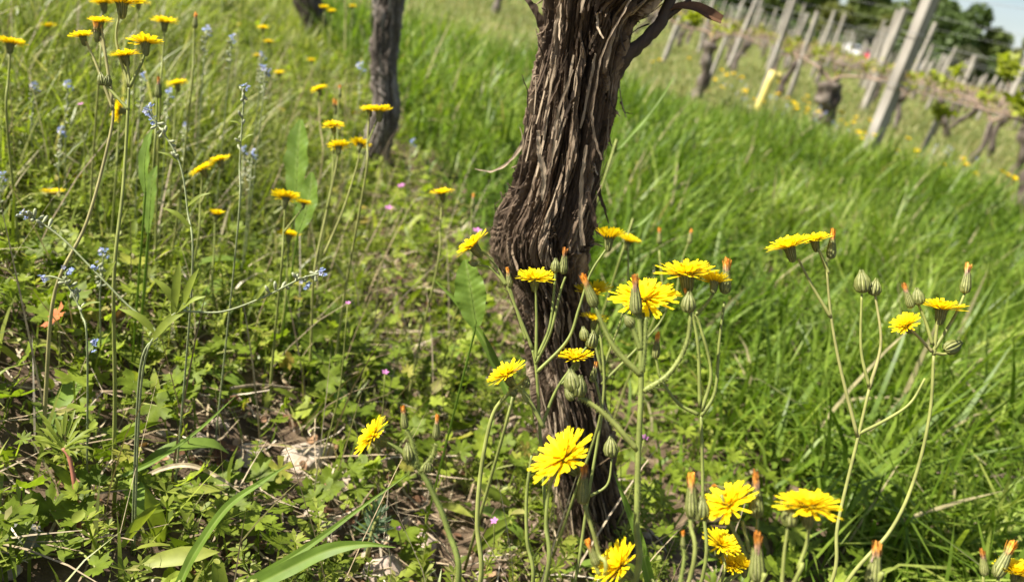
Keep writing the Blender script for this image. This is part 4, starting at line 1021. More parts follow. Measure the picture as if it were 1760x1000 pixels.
# lobed cranesbill leaves
def leaf_stuff(name, mat, tm, n, box, keep, smin, smax, hmin, hmax, tilt, label, stalk=True, cat='leaves'):
    mb = MB(); mb2 = MB()
    x, y = sample(n, *box, keep)
    k = len(x); s = rng.uniform(smin, smax, k); hz = rng.uniform(hmin, hmax, k); z = gz(x, y) + hz
    Mt = rot_mats(rng.random(k) * TAU, np.abs(rng.normal(0, tilt, k)), rng.random(k) * TAU, s)
    ti = rng.integers(0, len(tm), k)
    for q in range(len(tm)):
        w_ = ti == q
        if w_.any(): scatter(mb, tm[q], Mt[w_], np.stack([x, y, z], -1)[w_], rng.random(w_.sum()))
    if stalk:
        a = rng.random(k) * TAU; L_ = hz * .6
        b = np.stack([x + np.cos(a) * L_, y + np.sin(a) * L_, gz(x, y)], -1); t = np.stack([x, y, z], -1); m = (b + t) / 2 - np.stack([np.cos(a), np.sin(a), 0 * a], -1) * (L_ * .25)[:, None]
        sd = np.stack([-np.sin(a), np.cos(a), 0 * a], -1) * .0007
        V = np.stack([b - sd, b + sd, m - sd, m + sd, t - sd, t + sd], 1).reshape(-1, 3)
        off = (np.arange(k) * 6)[:, None, None]
        mb.add(V, (np.array([[0, 1, 3, 2], [2, 3, 5, 4]])[None] + off).reshape(-1, 4), None, .5)
    stuff(name, mb, mat, label, cat)
leftm = lambda x, y: sm(-side(x, y), -.10, .04)
leaf_stuff('cranesbill_leaves', 'gerleaf', GER, 18000, (-2.2, .5, .3, 3.0), lambda x, y: leftm(x, y) * (1 - .8 * bare(x, y)) * sm(patch(x, y, 7, 60), .2, .5) * (.6 + .4 * sm(1.5 - y, 0, .5)), .006, .018, .006, .055, .7, 'carpet of lobed green cranesbill leaves at left')
leaf_stuff('cleavers', 'cover', WH, 8500, (-1.9, .6, .3, 2.4), lambda x, y: leftm(x, y) * (1 - .8 * bare(x, y)) * sm(patch(x, y, 6, 61), .35, .6), .028, .062, -.005, .02, .7, 'whorled narrow-leaved weeds sprawling at left', False, 'weeds')
leaf_stuff('small_round_leaves', 'cover', OV, 26000, (-2.4, .9, .3, 3.2), lambda x, y: np.maximum(leftm(x, y), .35) * (1 - .8 * bare(x, y)) * sm(patch(x, y, 9, 62), .3, .6), .004, .012, .003, .05, .8, 'small rounded weed leaves between the stems', False)
leaf_stuff('narrow_weed_leaves', 'cover', LA, 14000, (-2.6, .7, .3, 3.4), lambda x, y: leftm(x, y) * (1 - .8 * bare(x, y)), .02, .05, .0, .03, .9, 'narrow weed leaves low in the meadow', False)
leaf_stuff('grass_side_weeds', 'gerleaf', GER, 900, (.1, .9, .45, 1.1), lambda x, y: sm(side(x, y), -.02, .1) * sm(.45 - side(x, y), 0, .3), .008, .018, .01, .06, .6, 'lobed weed leaves at the foot of the grass right of the trunk')
# larger cranesbill plants near the camera, each a thing
def cranesbill_plant(label, x, y, n, size, hgt, spread, tint=None, seed=0):
    g = np.random.default_rng(seed); P = ground_at(x, y); root = empty('cranesbill_plant', P)
    for i in range(n):
        a = g.uniform(0, TAU); r = spread * math.sqrt(g.random()); s = size * g.uniform(.75, 1.15); h_ = hgt * g.uniform(.6, 1.1)
        t = np.array([math.cos(a) * r, math.sin(a) * r, h_])
        Mt = rot_mats(np.array([g.uniform(0, TAU)]), np.array([abs(g.normal(.45, .2))]), np.array([g.normal(math.pi * 1.3, .8)]), np.array([s]))
        mb = MB(); scatter(mb, GER[int(g.integers(0, 4))], Mt, t[None], np.array([.5])); lf = link('leaf', mb.build('leaf', M['redleaf'] if tint == 'red' else M['gerleaf']), root)
        mb = MB(); tube(mb, [[0, 0, 0], t * [.4, .4, .65], t], [.0009, .0008, .0007], 5, .5, 8); link('leaf_stalk', mb.build('leaf_stalk', M['stem']), lf)
    tag(root, label, 'weed', 'cranesbill plants')
M['redleaf'] = foliage('red_leaf', [(0, (.42, .12, .04)), (1, (.5, .2, .07))], transl=.35)
for i, a in enumerate([('pale lobed leaf clump at the bottom edge under the hairy stalk', 700, 985, 3, .019, .03, .02), ('lobed leaf clump beside the arching grass blade at bottom', 415, 905, 5, .015, .03, .04), ('yellow-green lobed leaf clump above the bottom edge', 620, 900, 6, .015, .045, .04), ('lobed leaf clump under the side-facing yellow head', 655, 830, 6, .014, .05, .045),
                       ('lobed leaf clump at bottom centre left', 500, 880, 4, .014, .035, .035), ('large bright lobed leaf left of the trunk in mid weeds', 590, 640, 4, .022, .04, .04), ('bright lobed leaf patch left of the broken stick', 470, 560, 5, .022, .04, .05), ('lobed leaf patch in the far left weeds', 340, 640, 6, .016, .04, .05),
                       ('broad leaf patch in the weeds behind the straw-white twig', 610, 690, 4, .02, .03, .04), ('lobed leaf patch at left below the blue stems', 210, 720, 6, .016, .04, .05), ('lobed leaf clump beside the dark hollow', 340, 880, 5, .014, .03, .045), ('lobed leaf clump over the grey stone', 120, 960, 5, .015, .03, .05),
                       ('lobed leaf clump right of the hairy stalk', 800, 850, 6, .014, .05, .05), ('lobed leaf clump left of the trunk foot', 860, 820, 6, .013, .05, .045), ('bright leaf patch in the weeds above the red leaf', 60, 540, 6, .016, .04, .05)]):
    cranesbill_plant(*a, seed=70 + i)
cranesbill_plant('small red lobed leaf standing out in the left weeds', 103, 640, 1, .016, .05, .005, 'red', 99)
def spurge():                          # spiky rosette at bottom centre-left
    P = ground_at(630, 960); root = empty('spurge_rosette', P); g = np.random.default_rng(4)
    mb = MB(); tube(mb, [[0, 0, 0], [0, 0, .03], [.003, 0, .05]], [.002, .0018, .001], 6, .6, 8); link('stem', mb.build('stem', M['stem']), root)
    for i in range(60):
        a = g.uniform(0, TAU); f = g.random(); e = .1 + 1.2 * f; L_ = .020 * (1 - .35 * f)
        d = np.array([math.cos(a) * math.cos(e), math.sin(a) * math.cos(e), math.sin(e)]); p = np.array([0, 0, .02 + .032 * f])
        mb = MB(); ribbon(mb, [p, p + d * L_ * .6, p + d * L_], [.0014, .0022, .0004], nrm=(0, 0, 1), c=.5, n=4); link('leaf', mb.build('leaf', M['spurge']), root)
    tag(root, 'spiky blue-green weed rosette at the bottom left of the hairy stalk', 'weed')
M['spurge'] = foliage('spurge_leaf', [(0, (.07, .12, .06)), (1, (.12, .18, .09))], transl=.3)
spurge()
def red_stem_weed():
    P = ground_at(140, 960); root = empty('red_stemmed_weed', P); g = np.random.default_rng(8)
    pts = [at(138, 940, .55), at(132, 860, .55), at(120, 790, .55), at(108, 770, .55)]
    mb = MB(); tube(mb, np.vstack([[0, 0, 0], np.array(pts) - P]), [.0018, .0016, .0012], 7, .9, 20); link('stem', mb.build('stem', M['redstem']), root)
    top = pts[-1] - P
    for i in range(24):
        a = g.uniform(0, TAU); e = g.uniform(0, .9); L_ = g.uniform(.012, .024); d = np.array([math.cos(a) * math.cos(e), math.sin(a) * math.cos(e), math.sin(e)])
        mb = MB(); p = top + d * g.uniform(0, .012); ribbon(mb, [p, p + d * L_ * .6 + [0, 0, .002], p + d * L_], [.0012, .0032, .0005], nrm=(0, 0, 1), c=.5, n=6, fold=.15); link('leaf', mb.build('leaf', M['cover']), root)
    tag(root, 'leafy weed on a reddish stem at lower left', 'weed')
M['redstem'] = foliage('red_stem', [(0, (.3, .16, .08)), (1, (.36, .14, .09))], source='tint', transl=.1)
red_stem_weed()
# litter
mb = MB()
def straws(n, box, keep, l0, l1, w0, w1):
    x, y = sample(n, *box, keep); k = len(x); a = rng.random(k) * TAU; L_ = rng.uniform(l0, l1, k); z = gz(x, y) + rng.uniform(.001, .02, k); cu = rng.normal(0, .35, k); up = rng.normal(0, .22, k); wd = rng.uniform(w0, w1, k)
    V = np.zeros((k, 8, 3)); px_, py_, pz_ = x, y, z
    for q in range(4):
        aa = a + cu * q
        if q: px_ = px_ + np.cos(aa) * L_ / 3; py_ = py_ + np.sin(aa) * L_ / 3; pz_ = np.maximum(pz_ + (up - .12 * q * np.abs(up)) * L_ / 3, gz(px_, py_) + .001)
        hw = wd * (1, 1, .8, .3)[q] / 2
        V[:, 2 * q] = np.stack([px_ - np.sin(aa) * hw, py_ + np.cos(aa) * hw, pz_ + hw * .5], -1); V[:, 2 * q + 1] = np.stack([px_ + np.sin(aa) * hw, py_ - np.cos(aa) * hw, pz_], -1)
    off = (np.arange(k) * 8)[:, None, None]
    mb.add(V.reshape(-1, 3), (np.array([[0, 1, 3, 2], [2, 3, 5, 4], [4, 5, 7, 6]])[None] + off).reshape(-1, 4), None, .5)
straws(6500, (-.9, .55, .3, 1.5), lambda x, y: np.maximum(sm(-side(x, y), -.15, 0) * .6, bare(x, y)), .015, .09, .0007, .0022)
straws(3000, (-3, .6, 1.4, 4), lambda x, y: leftm(x, y), .03, .12, .0015, .003)
x, y = sample(2600, -1.7, .5, .4, 2.2, lambda x, y: leftm(x, y) * .6)
blades(mb, x, y, rng.uniform(.07, .24, len(x)), rng.uniform(.0009, .0019, len(x)), .6, .5)
stuff('straw_litter', mb, 'straw', 'dry straw and dead stems littering the soil', 'litter')
mb = MB()
x, y = sample(2600, -.8, .6, .3, 1.3, lambda x, y: sm(-side(x, y), -.15, .0) * (.25 + .75 * bare(x, y)))
k = len(x); scatter(mb, OV[0], rot_mats(rng.random(k) * TAU, np.abs(rng.normal(0, .6, k)), rng.random(k) * TAU, rng.uniform(.005, .018, k)), np.stack([x, y, gz(x, y) + rng.uniform(.001, .01, k)], -1), rng.random(k))
stuff('dead_leaves', mb, 'deadleaf', 'crumbled brown dead leaves on the bare soil', 'litter', False)
mb = MB()
x, y = sample(2600, -.8, .6, .3, 1.2, lambda x, y: sm(-side(x, y), -.15, .0) * (.15 + .85 * bare(x, y)))
k = len(x); Vp = ICO1[0] * (1 + .2 * hashn(ICO1[0][:, 0] * 9, ICO1[0][:, 1] * 7 + ICO1[0][:, 2])[:, None])
scatter(mb, (Vp, None, ICO1[1]), rot_mats(rng.random(k) * TAU, rng.random(k), rng.random(k) * TAU, rng.uniform(.0015, .006, k) * rng.uniform(.4, 1.2, k)), np.stack([x, y, gz(x, y)], -1), rng.random(k))
stuff('soil_crumbs', mb, 'stone_tan', 'small pale stones and crumbs on the soil', 'gravel', False)

# ------------------------------------------------------------------ the vineyard beyond: posts, vines, wires
RN = np.array([.877, .48]); RD = np.array([-.48, .877])     # across and along the far rows
def row_pt(n, t): return RN * n + RD * t
_pm = {}
def post_mesh(wx, wy, h, seed):
    g = np.random.default_rng(seed); mb = MB(); k = 10
    V = []
    for i in range(k):
        z = h * i / (k - 1) - (.05 if i == 0 else 0)
        c = wx * .12
        ring = [(-wx + c, -wy), (wx - c, -wy), (wx, -wy + c), (wx, wy - c), (wx - c, wy), (-wx + c, wy), (-wx, wy - c), (-wx, -wy + c)]
        for (a, b) in ring: V.append([a / 2 * 1 + g.normal(0, wx * .012), b / 2 + g.normal(0, wx * .012), z + (g.normal(0, wx * .1) if i == k - 1 else 0)])
    V = np.array(V); i = np.arange(k - 1)[:, None] * 8; j = np.arange(8)[None, :]
    Q = np.stack([i + j, i + (j + 1) % 8, i + 8 + (j + 1) % 8, i + 8 + j], -1).reshape(-1, 4)
    T = [[(k - 1) * 8, (k - 1) * 8 + s, (k - 1) * 8 + s + 1] for s in range(1, 7)]
    mb.add(V, Q, T, .3 + .4 * np.repeat(g.random(k), 8)); return mb.build('post', M['post'], False)
def post(label, x, y, wx, wy, h, lean=(0, 0), yaw=None, name='vineyard_post', group='vineyard posts', mesh_=None, nail=False):
    o = link(name, mesh_ or post_mesh(wx, wy, h, int(abs(x * 1000) + y * 77) % 9999), loc=Vector((x, y, float(gz(x, y)))))
    o.rotation_euler = (math.radians(lean[0]), math.radians(lean[1]), math.atan2(RN[1], RN[0]) if yaw is None else yaw)
    tag(o, label, 'post', group)
    return o
def px_post(label, bx, by, wpx, tx, ty, dy=1.0, **k):
    """post from its foot in the picture to a height read at its top"""
    P = ground_at(bx, by); d = float(project(P)[2]); wd = wpx * .6 * d / FPX
    T = on_plane(tx, ty, P[1])[0]
    h = max(.3, T[2] - P[2]) * dy
    lx = math.degrees(math.atan2(T[0] - P[0], T[2] - P[2]))
    return post(label, P[0], P[1], wd, wd * .9, h, lean=(0, lx * .8), **k)
big = px_post('big square wooden post, nearest of all, with a dark shaded side', 1486, 276, 34, 1602, -10, 1.12)
for z in (.42, .68, .9):
    mb = MB(); s = .055; tube(mb, [[-s, -s, z], [s, -s, z], [s, s, z], [-s, s, z], [-s, -s, z]], .0022, 5, .5, 5); link('wire_tie', mb.build('wire_tie', M['wire']), big)
px_post('grey wooden post just left of the big square post', 1484, 192, 17, 1556, 16)
px_post('slim post left of the grey post beside the big one', 1487, 152, 13, 1522, 46)
px_post('pale stake rising out of the yellow tube', 1303, 178, 11, 1368, -6)
px_post('pale slanting post above the dark stump at left of the far row', 1252, 118, 13, 1312, -10)
px_post('short grey stake nearest the main trunk, right of its side arm', 1140, 108, 12, 1172, 30)
px_post('thin grey stake between the yellow tube and the knobby stump', 1354, 170, 11, 1404, 20)
px_post('thin stake leaning against the dark stump', 1216, 146, 9, 1262, 40)
px_post('leaning thin stake with a leafy shoot right of the big post', 1570, 292, 11, 1617, 200)
px_post('grey-green stake beside the rightmost vine stock', 1745, 350, 14, 1790, 240)
px_post('weathered post near the right edge behind pink shoots', 1722, 206, 17, 1772, 80)
px_post('white-topped post right of the leafy stake', 1645, 172, 14, 1676, 96)
px_post('short pale post between the big post and the white-topped one', 1607, 148, 10, 1630, 98)
px_post('pale post left of the white car', 1420, 118, 9, 1452, 24)
px_post('slim pale post right of the yellow tube top', 1352, 118, 8, 1390, 24)

QUADLEAF = (np.array([[0, 0, 0], [.55, -.5, .1], [1.0, 0, .0], [.55, .5, .1]]), [[0, 1, 2, 3]], None)
def shoot(mb_l, mb_s, P, d, ln, g, leaf=.03, far=False):
    P = np.asarray(P, float); top = P + np.asarray(d) * ln
    tube(mb_s, [P, (P + top) / 2 + g.normal(0, .008, 3), top], [.003, .0025, .0015], 3 if far else 5, .6, 3 if far else 5)
    for i in range(int(g.integers(4, 8))):
        q = P + (top - P) * g.uniform(.25, 1.05) + g.normal(0, .012, 3); s = leaf * g.uniform(.6, 1.3)
        Mt = rot_mats(np.array([g.uniform(0, TAU)]), np.array([g.uniform(.2, 1.3)]), np.array([g.uniform(0, TAU)]), np.array([s]))
        scatter(mb_l, QUADLEAF if far else GER[i % 3], Mt, q[None], np.array([.5]))
def vine_parts(seed, hgt=.33, thick=.05, detail=1, lean=None, leafy=1.0):
    """trunk, knobbly head, canes tied along the row, young shoots; local x runs along the row"""
    g = np.random.default_rng(seed); lean = g.normal(0, .05, 2) if lean is None else np.array(lean)
    k = 26; f = np.linspace(0, 1, k)
    C = np.stack([lean[0] * f + .012 * np.sin(f * 7 + seed), lean[1] * f + .012 * np.cos(f * 6 + seed), f * hgt], -1)
    R_ = thick / 2 * (1.15 - .35 * np.sin(f * 2.4) + .9 * np.clip(f - .78, 0, 1) / .22 * .75) 
    R_ = R_ * np.sqrt(np.clip(1 - (np.clip(f - .84, 0, 1) / .165) ** 2, .03, 1)) * (1 + .18 * np.sin(f * 19 + seed))
    me, _ = trunk_mesh('vine_trunk', C, R_, M['darkbark'] if seed % 3 else M['bark2'], 40, 9, 20, thick * .16, thick * .08, seed, np.zeros(3), seglen=.08)
    top = C[-1]; out = [('trunk', me)]
    canes = []
    for sx in (-1, 1):
        mb = MB(); P = np.array([top, top + [sx * .08, g.normal(0, .02), .05], top + [sx * .3, g.normal(0, .02), .07 + g.normal(0, .015)], top + [sx * g.uniform(.45, .6), g.normal(0, .02), .06]])
        canes.append(tube(mb, P, [.011, .008, .006, .004], 7, g.uniform(.3, .8), 16)); out.append(('cane', mb.build('cane', M['cane'])))
    tangles = []
    for c in canes:
        mt = MB(); p_ = c[4]
        for q in range(7):
            e = c[int(g.uniform(1, 15))]; e2 = e + np.array([g.normal(0, .12), g.normal(0, .05), g.uniform(-.03, .16)]); tube(mt, [e, (e + e2) / 2 + g.normal(0, .03, 3), e2], [.003, .0022, .0015], 5, g.uniform(.2, 1), 7)
        tangles.append(mt)
        for q in range(int(3 * leafy) + 1):
            ml, ms = MB(), MB(); p = c[int(g.uniform(2, 15))]; shoot(ml, ms, p, [g.normal(0, .3), g.normal(0, .3), 1], g.uniform(.04, .12), g, .022); out.append(('shoot', ms.build('shoot', M['cane']), ml.build('leaves', M['vineleaf'])))
    for mt in tangles: out.append(('old_tendrils_stuff', mt.build('old_tendrils', M['cane'])))
    return out
YAW = math.atan2(RD[1], RD[0])
def vine(label, x, y, parts, yaw=YAW, s=1.0, group='vine stocks'):
    r = empty('vine_stock', (x, y, float(gz(x, y)) - .01)); r.rotation_euler = (0, 0, yaw); r.scale = (s, s, s)
    for pt in parts:
        o = link(pt[0].replace('_stuff', ''), pt[1], r)
        if '_stuff' in pt[0]: o['kind'] = 'stuff'
        if len(pt) > 2: link('leaves', pt[2], o)
    tag(r, label, 'vine', group); return r
def px_vine(label, bx, by, parts, s=1.0, yaw=YAW):
    P = ground_at(bx, by); return vine(label, P[0], P[1], parts, yaw, s)
px_vine('thick knobbly vine stump in the far row between tube and big post', 1402, 238, vine_parts(101, .34, .125, lean=(.0, .03), leafy=1.5))
px_vine('dark leaning vine stump left of the yellow tube', 1197, 168, vine_parts(102, .36, .078, lean=(-.02, .02)))
px_vine('pale slim vine stock just right of the dark leaning stump', 1258, 126, vine_parts(105, .36, .06, lean=(-.05, .0)))
px_vine('dark vine stock at the right edge with reddish canes, nearest of the far row', 1738, 372, vine_parts(104, .36, .085, lean=(-.03, .0), leafy=1.5))
px_vine('thin dark vine stock right of the leaning leafy stake', 1652, 302, vine_parts(107, .34, .035))
px_vine('slim dark vine stock just right of the big post', 1540, 225, vine_parts(108, .34, .04))
px_vine('blurred vine stock behind the right edge canes', 1695, 270, vine_parts(110, .34, .05))
px_vine('small distant vine stock right at the top, between the slender and main trunks', 850, 24, vine_parts(111, .34, .07))
def leafy_shoot(label, x, y, d, foot_px, n=6, seed=0, leaf=.045):
    g = np.random.default_rng(seed); P = at(x, y, d); b = at(*foot_px, d); root = empty('vine_shoot', b)
    ms = MB(); q = P - b
    tube(ms, [[0, 0, 0], q * .5 + [.02, 0, .01], q], [.006, .005, .003], 6, .5, 8); link('stem', ms.build('stem', M['cane']), root)
    for i in range(n):
        ms = MB(); p0 = q * g.uniform(.5, 1.0); t = p0 + np.array([g.normal(0, .03), g.normal(0, .03), g.uniform(.03, .07)]); tube(ms, [p0, (p0 + t) / 2 + .005, t], [.003, .0015], 5, .6, 5); sh = link('shoot', ms.build('shoot', M['cane']), root)
        for j in range(int(g.integers(3, 6))):
            ml = MB(); pp = p0 + (t - p0) * g.uniform(.5, 1.1) + g.normal(0, .014, 3); scatter(ml, GER[j % 3], rot_mats(np.array([g.uniform(0, TAU)]), np.array([g.uniform(.2, 1.3)]), np.array([g.uniform(0, TAU)]), np.array([leaf * g.uniform(.6, 1.3)])), pp[None], np.array([.5])); link('leaf', ml.build('leaf', M['vineleaf']), sh)
    tag(root, label, 'vine shoot', 'young leafy vine shoots')
leafy_shoot('bright yellow-green shoot with a pink tip near the right edge', 1730, 125, 3.6, (1718, 185), 6, 1, .038)
leafy_shoot('yellow-green shoot on top of the leaning stake', 1612, 195, 4.4, (1606, 232), 4, 2, .04)
leafy_shoot('yellow-green sprig right of the big post', 1598, 140, 4.6, (1604, 162), 3, 3, .034)
leafy_shoot('small sprig between the two pale posts', 1650, 125, 4.6, (1660, 158), 3, 4, .034)
leafy_shoot('yellow sprig in the gap below the trunk side arm', 1195, 40, 4.9, (1180, 64), 4, 5, .045)
leafy_shoot('yellow sprig cut by the right edge', 1755, 185, 3.6, (1758, 215), 3, 6, .04)
# far rows
protos = [vine_parts(120 + i, .34, .055) for i in range(6)]
pposts = [post_mesh(.044, .04, h, 500 + i) for i, h in enumerate((1.0, 1.08, 1.15, .95, 1.05))]
def shows(p, z=.4, m=60):
    a, b, d = project(np.array([p[0], p[1], z])); return d > 1 and -m < b < 1000 and 1085 < a < 1760 + m * 3
n_v = n_p = 0
ORD = 'first second third fourth fifth sixth seventh eighth ninth tenth eleventh twelfth thirteenth fourteenth fifteenth'.split()
vrows, prows = {}, {}
g0 = np.random.default_rng(77)
far_v = []
ROWS = [3.75 + 1.55 * i for i in range(26)]
for ri, n in enumerate(ROWS):
    t = -30 + g0.uniform(0, 1)
    while t < 60:
        t += 1.12 * (1 + g0.normal(0, .06))
        p = row_pt(n + g0.normal(0, .03), t)
        if p[1] < 2.5 or not shows(p): continue
        if ri == 0: continue
        if n_v < 70 and ri < 6:
            vrows.setdefault(ri, []).append(vine('vine stock', p[0], p[1], protos[int(g0.integers(0, 6))], YAW + (math.pi if g0.random() < .5 else 0), g0.uniform(.9, 1.15), 'vine stocks of row %d' % (ri + 1))); n_v += 1
        else: far_v.append(p)
    t = -30 + g0.uniform(0, 3)
    while t < 70:
        t += 2.3 * (1 + g0.normal(0, .16))
        p = row_pt(n, t)
        if p[1] < 7 or not shows(p) or ri < 2 or n_p > 270: continue
        prows.setdefault(ri, []).append(post('distant grey post in the farthest vineyard rows', p[0], p[1], 0, 0, 0, lean=(g0.normal(0, 2.2), g0.normal(0, 2.2)), mesh_=pposts[int(g0.integers(0, 5))], group='distant posts, %s rows' % ('nearer' if ri < 14 else 'farthest'))); n_p += 1
RW = 'first second third fourth fifth sixth seventh eighth ninth tenth eleventh twelfth thirteenth fourteenth'.split()
for rows, what in ((vrows, 'vine stock'), (prows, 'grey post')):
    for ri, os_ in rows.items():
        if ri > 13: continue
        os_.sort(key=lambda o: project(np.array(o.location))[0])
        for i, o in enumerate(os_): o['label'] = '%s %s from the left in the %s far vine row' % (ORD[min(i, 14)], what, RW[ri])
ml, ms = MB(), MB(); g1 = np.random.default_rng(78)
for p in far_v:
    z = float(gz(p[0], p[1])); b = np.array([p[0], p[1], z]); tube(ms, [b, b + [g1.normal(0, .03), 0, .2], b + [g1.normal(0, .03), 0, .36]], [.03, .022, .035], 6, .4, 5)
    dd = np.array([RD[0], RD[1], 0]); c = b + [0, 0, .36]
    tube(ms, [c - dd * .55 + [0, 0, .04], c, c + dd * .55 + [0, 0, .05]], [.005, .012, .005], 5, .9, 5)
    for q in range(7): shoot(ml, ms, c + dd * g1.uniform(-.5, .5) + [0, 0, .05], [g1.normal(0, .3), g1.normal(0, .3), 1], g1.uniform(.03, .09), g1, .04, True)
if far_v:
    o = link('distant_vines', ms.build('distant_vines', M['cane'])); tag(o, 'mass of far-off pruned vines merging in the distance', 'vines', kind='stuff')
    o = link('distant_vine_leaves', ml.build('distant_vine_leaves', M['vineleaf'])); tag(o, 'yellow-green haze of young leaves on the far-off vines', 'leaves', kind='stuff')
for ri, word in ((0, 'nearest far row'), (1, 'second far row'), (2, 'third far row')):
    for z, lvl in ((.42, 'lowest'), (.66, 'middle'), (.90, 'top')):
        a, b = row_pt(ROWS[ri], -3), row_pt(ROWS[ri], 14)
        mb = MB(); P = [np.array([*(a + (b - a) * f), z - .02 * math.sin(f * math.pi * 4) ** 2]) for f in np.linspace(0, 1, 9)]
        foot = np.array([a[0], a[1], z]); tube(mb, np.array(P) - foot, .0013, 5, .5, 30)
        tag(link('trellis_wire', mb.build('trellis_wire', M['wire']), loc=Vector(foot)), '%s trellis wire strung along the %s of posts' % (lvl, word), 'wire', 'trellis wires')
# yellow grow tube
def grow_tube():
    P = ground_at(1301, 192); d = float(project(P)[2]); r = 12.5 * d / FPX / 2; h = .27; root = empty('grow_tube', P)
    n = 16; th = np.arange(n) * TAU / n; V = []
    for z, k in ((0, 1.06), (h * .3, 1.0), (h * .7, 1.0), (h, 1.05), (h, .9), (0, .9)):
        V.append(np.stack([r * k * np.cos(th), r * k * np.sin(th), np.full(n, z)], -1))
    V = np.concatenate(V); i = np.arange(5)[:, None] * n; j = np.arange(n)[None, :]
    mb = MB(); mb.add(V, np.stack([i + j, i + (j + 1) % n, i + n + (j + 1) % n, i + n + j], -1).reshape(-1, 4), None, .5)
    link('sleeve', mb.build('sleeve', M['tube']), root)
    mb = MB(); ribbon(mb, [[r * .8, -r * .5, h - .02], [r * 1.7, -r * .6, h - .015], [r * 2.4, -r * .5, h - .05]], [.03, .04, .02], nrm=(0, -1, .3), c=.5, n=7, thick=.002); link('flap', mb.build('flap', M['tube']), root)
    mb = MB(); tube(mb, [[0, 0, .01], [.005, 0, .2], [0, 0, h + .02]], .008, 6, .5, 6); link('young_vine', mb.build('young_vine', M['cane']), root)
    root.rotation_euler = (0, math.radians(3), 0)
    tag(root, 'yellow plastic grow tube with a flap standing in the far row', 'grow tube')
grow_tube()
# yellow flower clumps in the far grass
def far_flowers(label, x, y, n, spread, seed):
    g = np.random.default_rng(seed); P = ground_at(x, y); root = empty('hawkbeard_plant', P)
    mb = MB()
    hs = []
    for i in range(n):
        t = np.array([g.normal(0, spread), g.normal(0, spread), g.uniform(.10, .2)]); mb = MB(); tube(mb, [t * [.4, .4, 0], t * [.8, .8, .6], t], .0016, 5, .4, 5); hs.append(t)
        link('stem', mb.build('stem', M['stem']), root)
    for t in hs:
        h = link('flower_head', PET[int(g.integers(0, 5))], root, mat4=axis_matrix(t, (g.normal(0, .25), g.normal(-.15, .25), 1), g.uniform(0, 6), g.uniform(1.1, 1.5))); link('bract_cup', CUP[0], h)
    tag(root, label, 'wildflower', 'yellow hawkbeard plants')
for i, a in enumerate([('yellow flower clump left of the big post foot', 1455, 250, 10, .16), ('yellow flower clump right before the big post', 1482, 300, 3, .05), ('yellow flowers under the knobbly stump at its left', 1360, 225, 7, .2), ('yellow flowers at the foot of the yellow tube', 1300, 205, 5, .12), ('yellow flowers right of the yellow tube', 1345, 200, 5, .12),
                       ('yellow flowers before the leaning leafy stake', 1552, 305, 3, .05), ('yellow flowers in the grass toward the right edge', 1605, 340, 3, .06), ('yellow flowers near the right vine stock', 1660, 350, 3, .07), ('yellow flowers at the right edge below the vine stock', 1755, 400, 5, .08), ('yellow flowers beneath the dark leaning stump', 1265, 180, 6, .15), ('yellow flowers far behind the grey stake', 1170, 150, 5, .2)]):
    far_flowers(*a, 200 + i)

# ------------------------------------------------------------------ far trees, hedge, cars
def tree(label, x, top, w_px, h_px, d, kind, seed, n=5200, name='broadleaf_tree'):
    """crown centred at picture x, its top at picture y, standing d metres away"""
    g = np.random.default_rng(seed)
    Tp = at(x, top, d); R_ = w_px * d / FPX / 2; H = h_px * d / FPX
    base = np.array([Tp[0], Tp[1], 0.]); th = max(Tp[2], 2.0)
    root = empty(name, base)
    mb = MB(); k = max(.15, th * .022); limbs = []
    tube(mb, [[0, 0, -.2], [.1, 0, th * .25], [0, .1, th * .55]], [k * 1.6, k, k * .6], 9, .3, 10)
    for i in range(6):
        a = g.uniform(0, TAU); tube(mb, [[0, 0, th * g.uniform(.2, .45)], [math.cos(a) * R_ * .35, math.sin(a) * R_ * .35, th * .6], [math.cos(a) * R_ * .65, math.sin(a) * R_ * .65, th * .75]], [k * .5, k * .3, k * .1], 6, .3, 7)
    link('trunk', mb.build('trunk', M['darkbark']), root)
    lo = max(.4, th - H); mid = (th + lo) / 2; hh = (th - lo) / 2
    B = []
    for i in range(18):
        v = g.normal(size=3); v /= np.linalg.norm(v); v *= g.random() ** .4
        B.append((v * [R_ * .68, R_ * .68, hh * .7] + [0, 0, mid], R_ * g.uniform(.26, .45)))
    c = np.array([b[0] for b in B]); r = np.array([b[1] for b in B])
    n = int(n * 1.0); q = g.integers(0, 18, n); v = g.normal(size=(n, 3)); v /= np.linalg.norm(v, axis=1)[:, None]; v *= (g.random(n) ** .3)[:, None]
    P = c[q] + v * r[q][:, None] * [1, 1, .8]
    P[:, :2] *= R_ / np.percentile(np.abs(P[:, :2]), 99); a_, b__ = np.percentile(P[:, 2], [.5, 99.5]); P[:, 2] = lo + (P[:, 2] - a_) / (b__ - a_) * (th - lo); m = len(P)
    s = R_ * g.uniform(.07, .15, m)
    ax = g.normal(size=(m, 3)); ax /= np.linalg.norm(ax, axis=1)[:, None]; b_ = np.cross(ax, g.normal(size=(m, 3))); b_ /= np.linalg.norm(b_, axis=1)[:, None]; c_ = np.cross(ax, b_)
    V = np.stack([P - b_ * s[:, None], P - c_ * s[:, None] * .6, P + b_ * s[:, None], P + c_ * s[:, None] * .6], 1).reshape(-1, 3)
    mb = MB(); mb.add(V, np.arange(m * 4).reshape(-1, 4), None, .5); link('crown', mb.build('crown', M['treeleaf'][kind], False), root)
    tag(root, label, 'tree', 'trees beyond the vineyard')
tree('large round dark tree against the sky at top right', 1660, 9, 92, 150, 165, 'dark', 1, 9000)
tree('dark tree behind the big post', 1596, -14, 80, 170, 175, 'mid', 2, 8000)
tree('low tree right of the large round one', 1722, 55, 70, 110, 165, 'mid', 3)
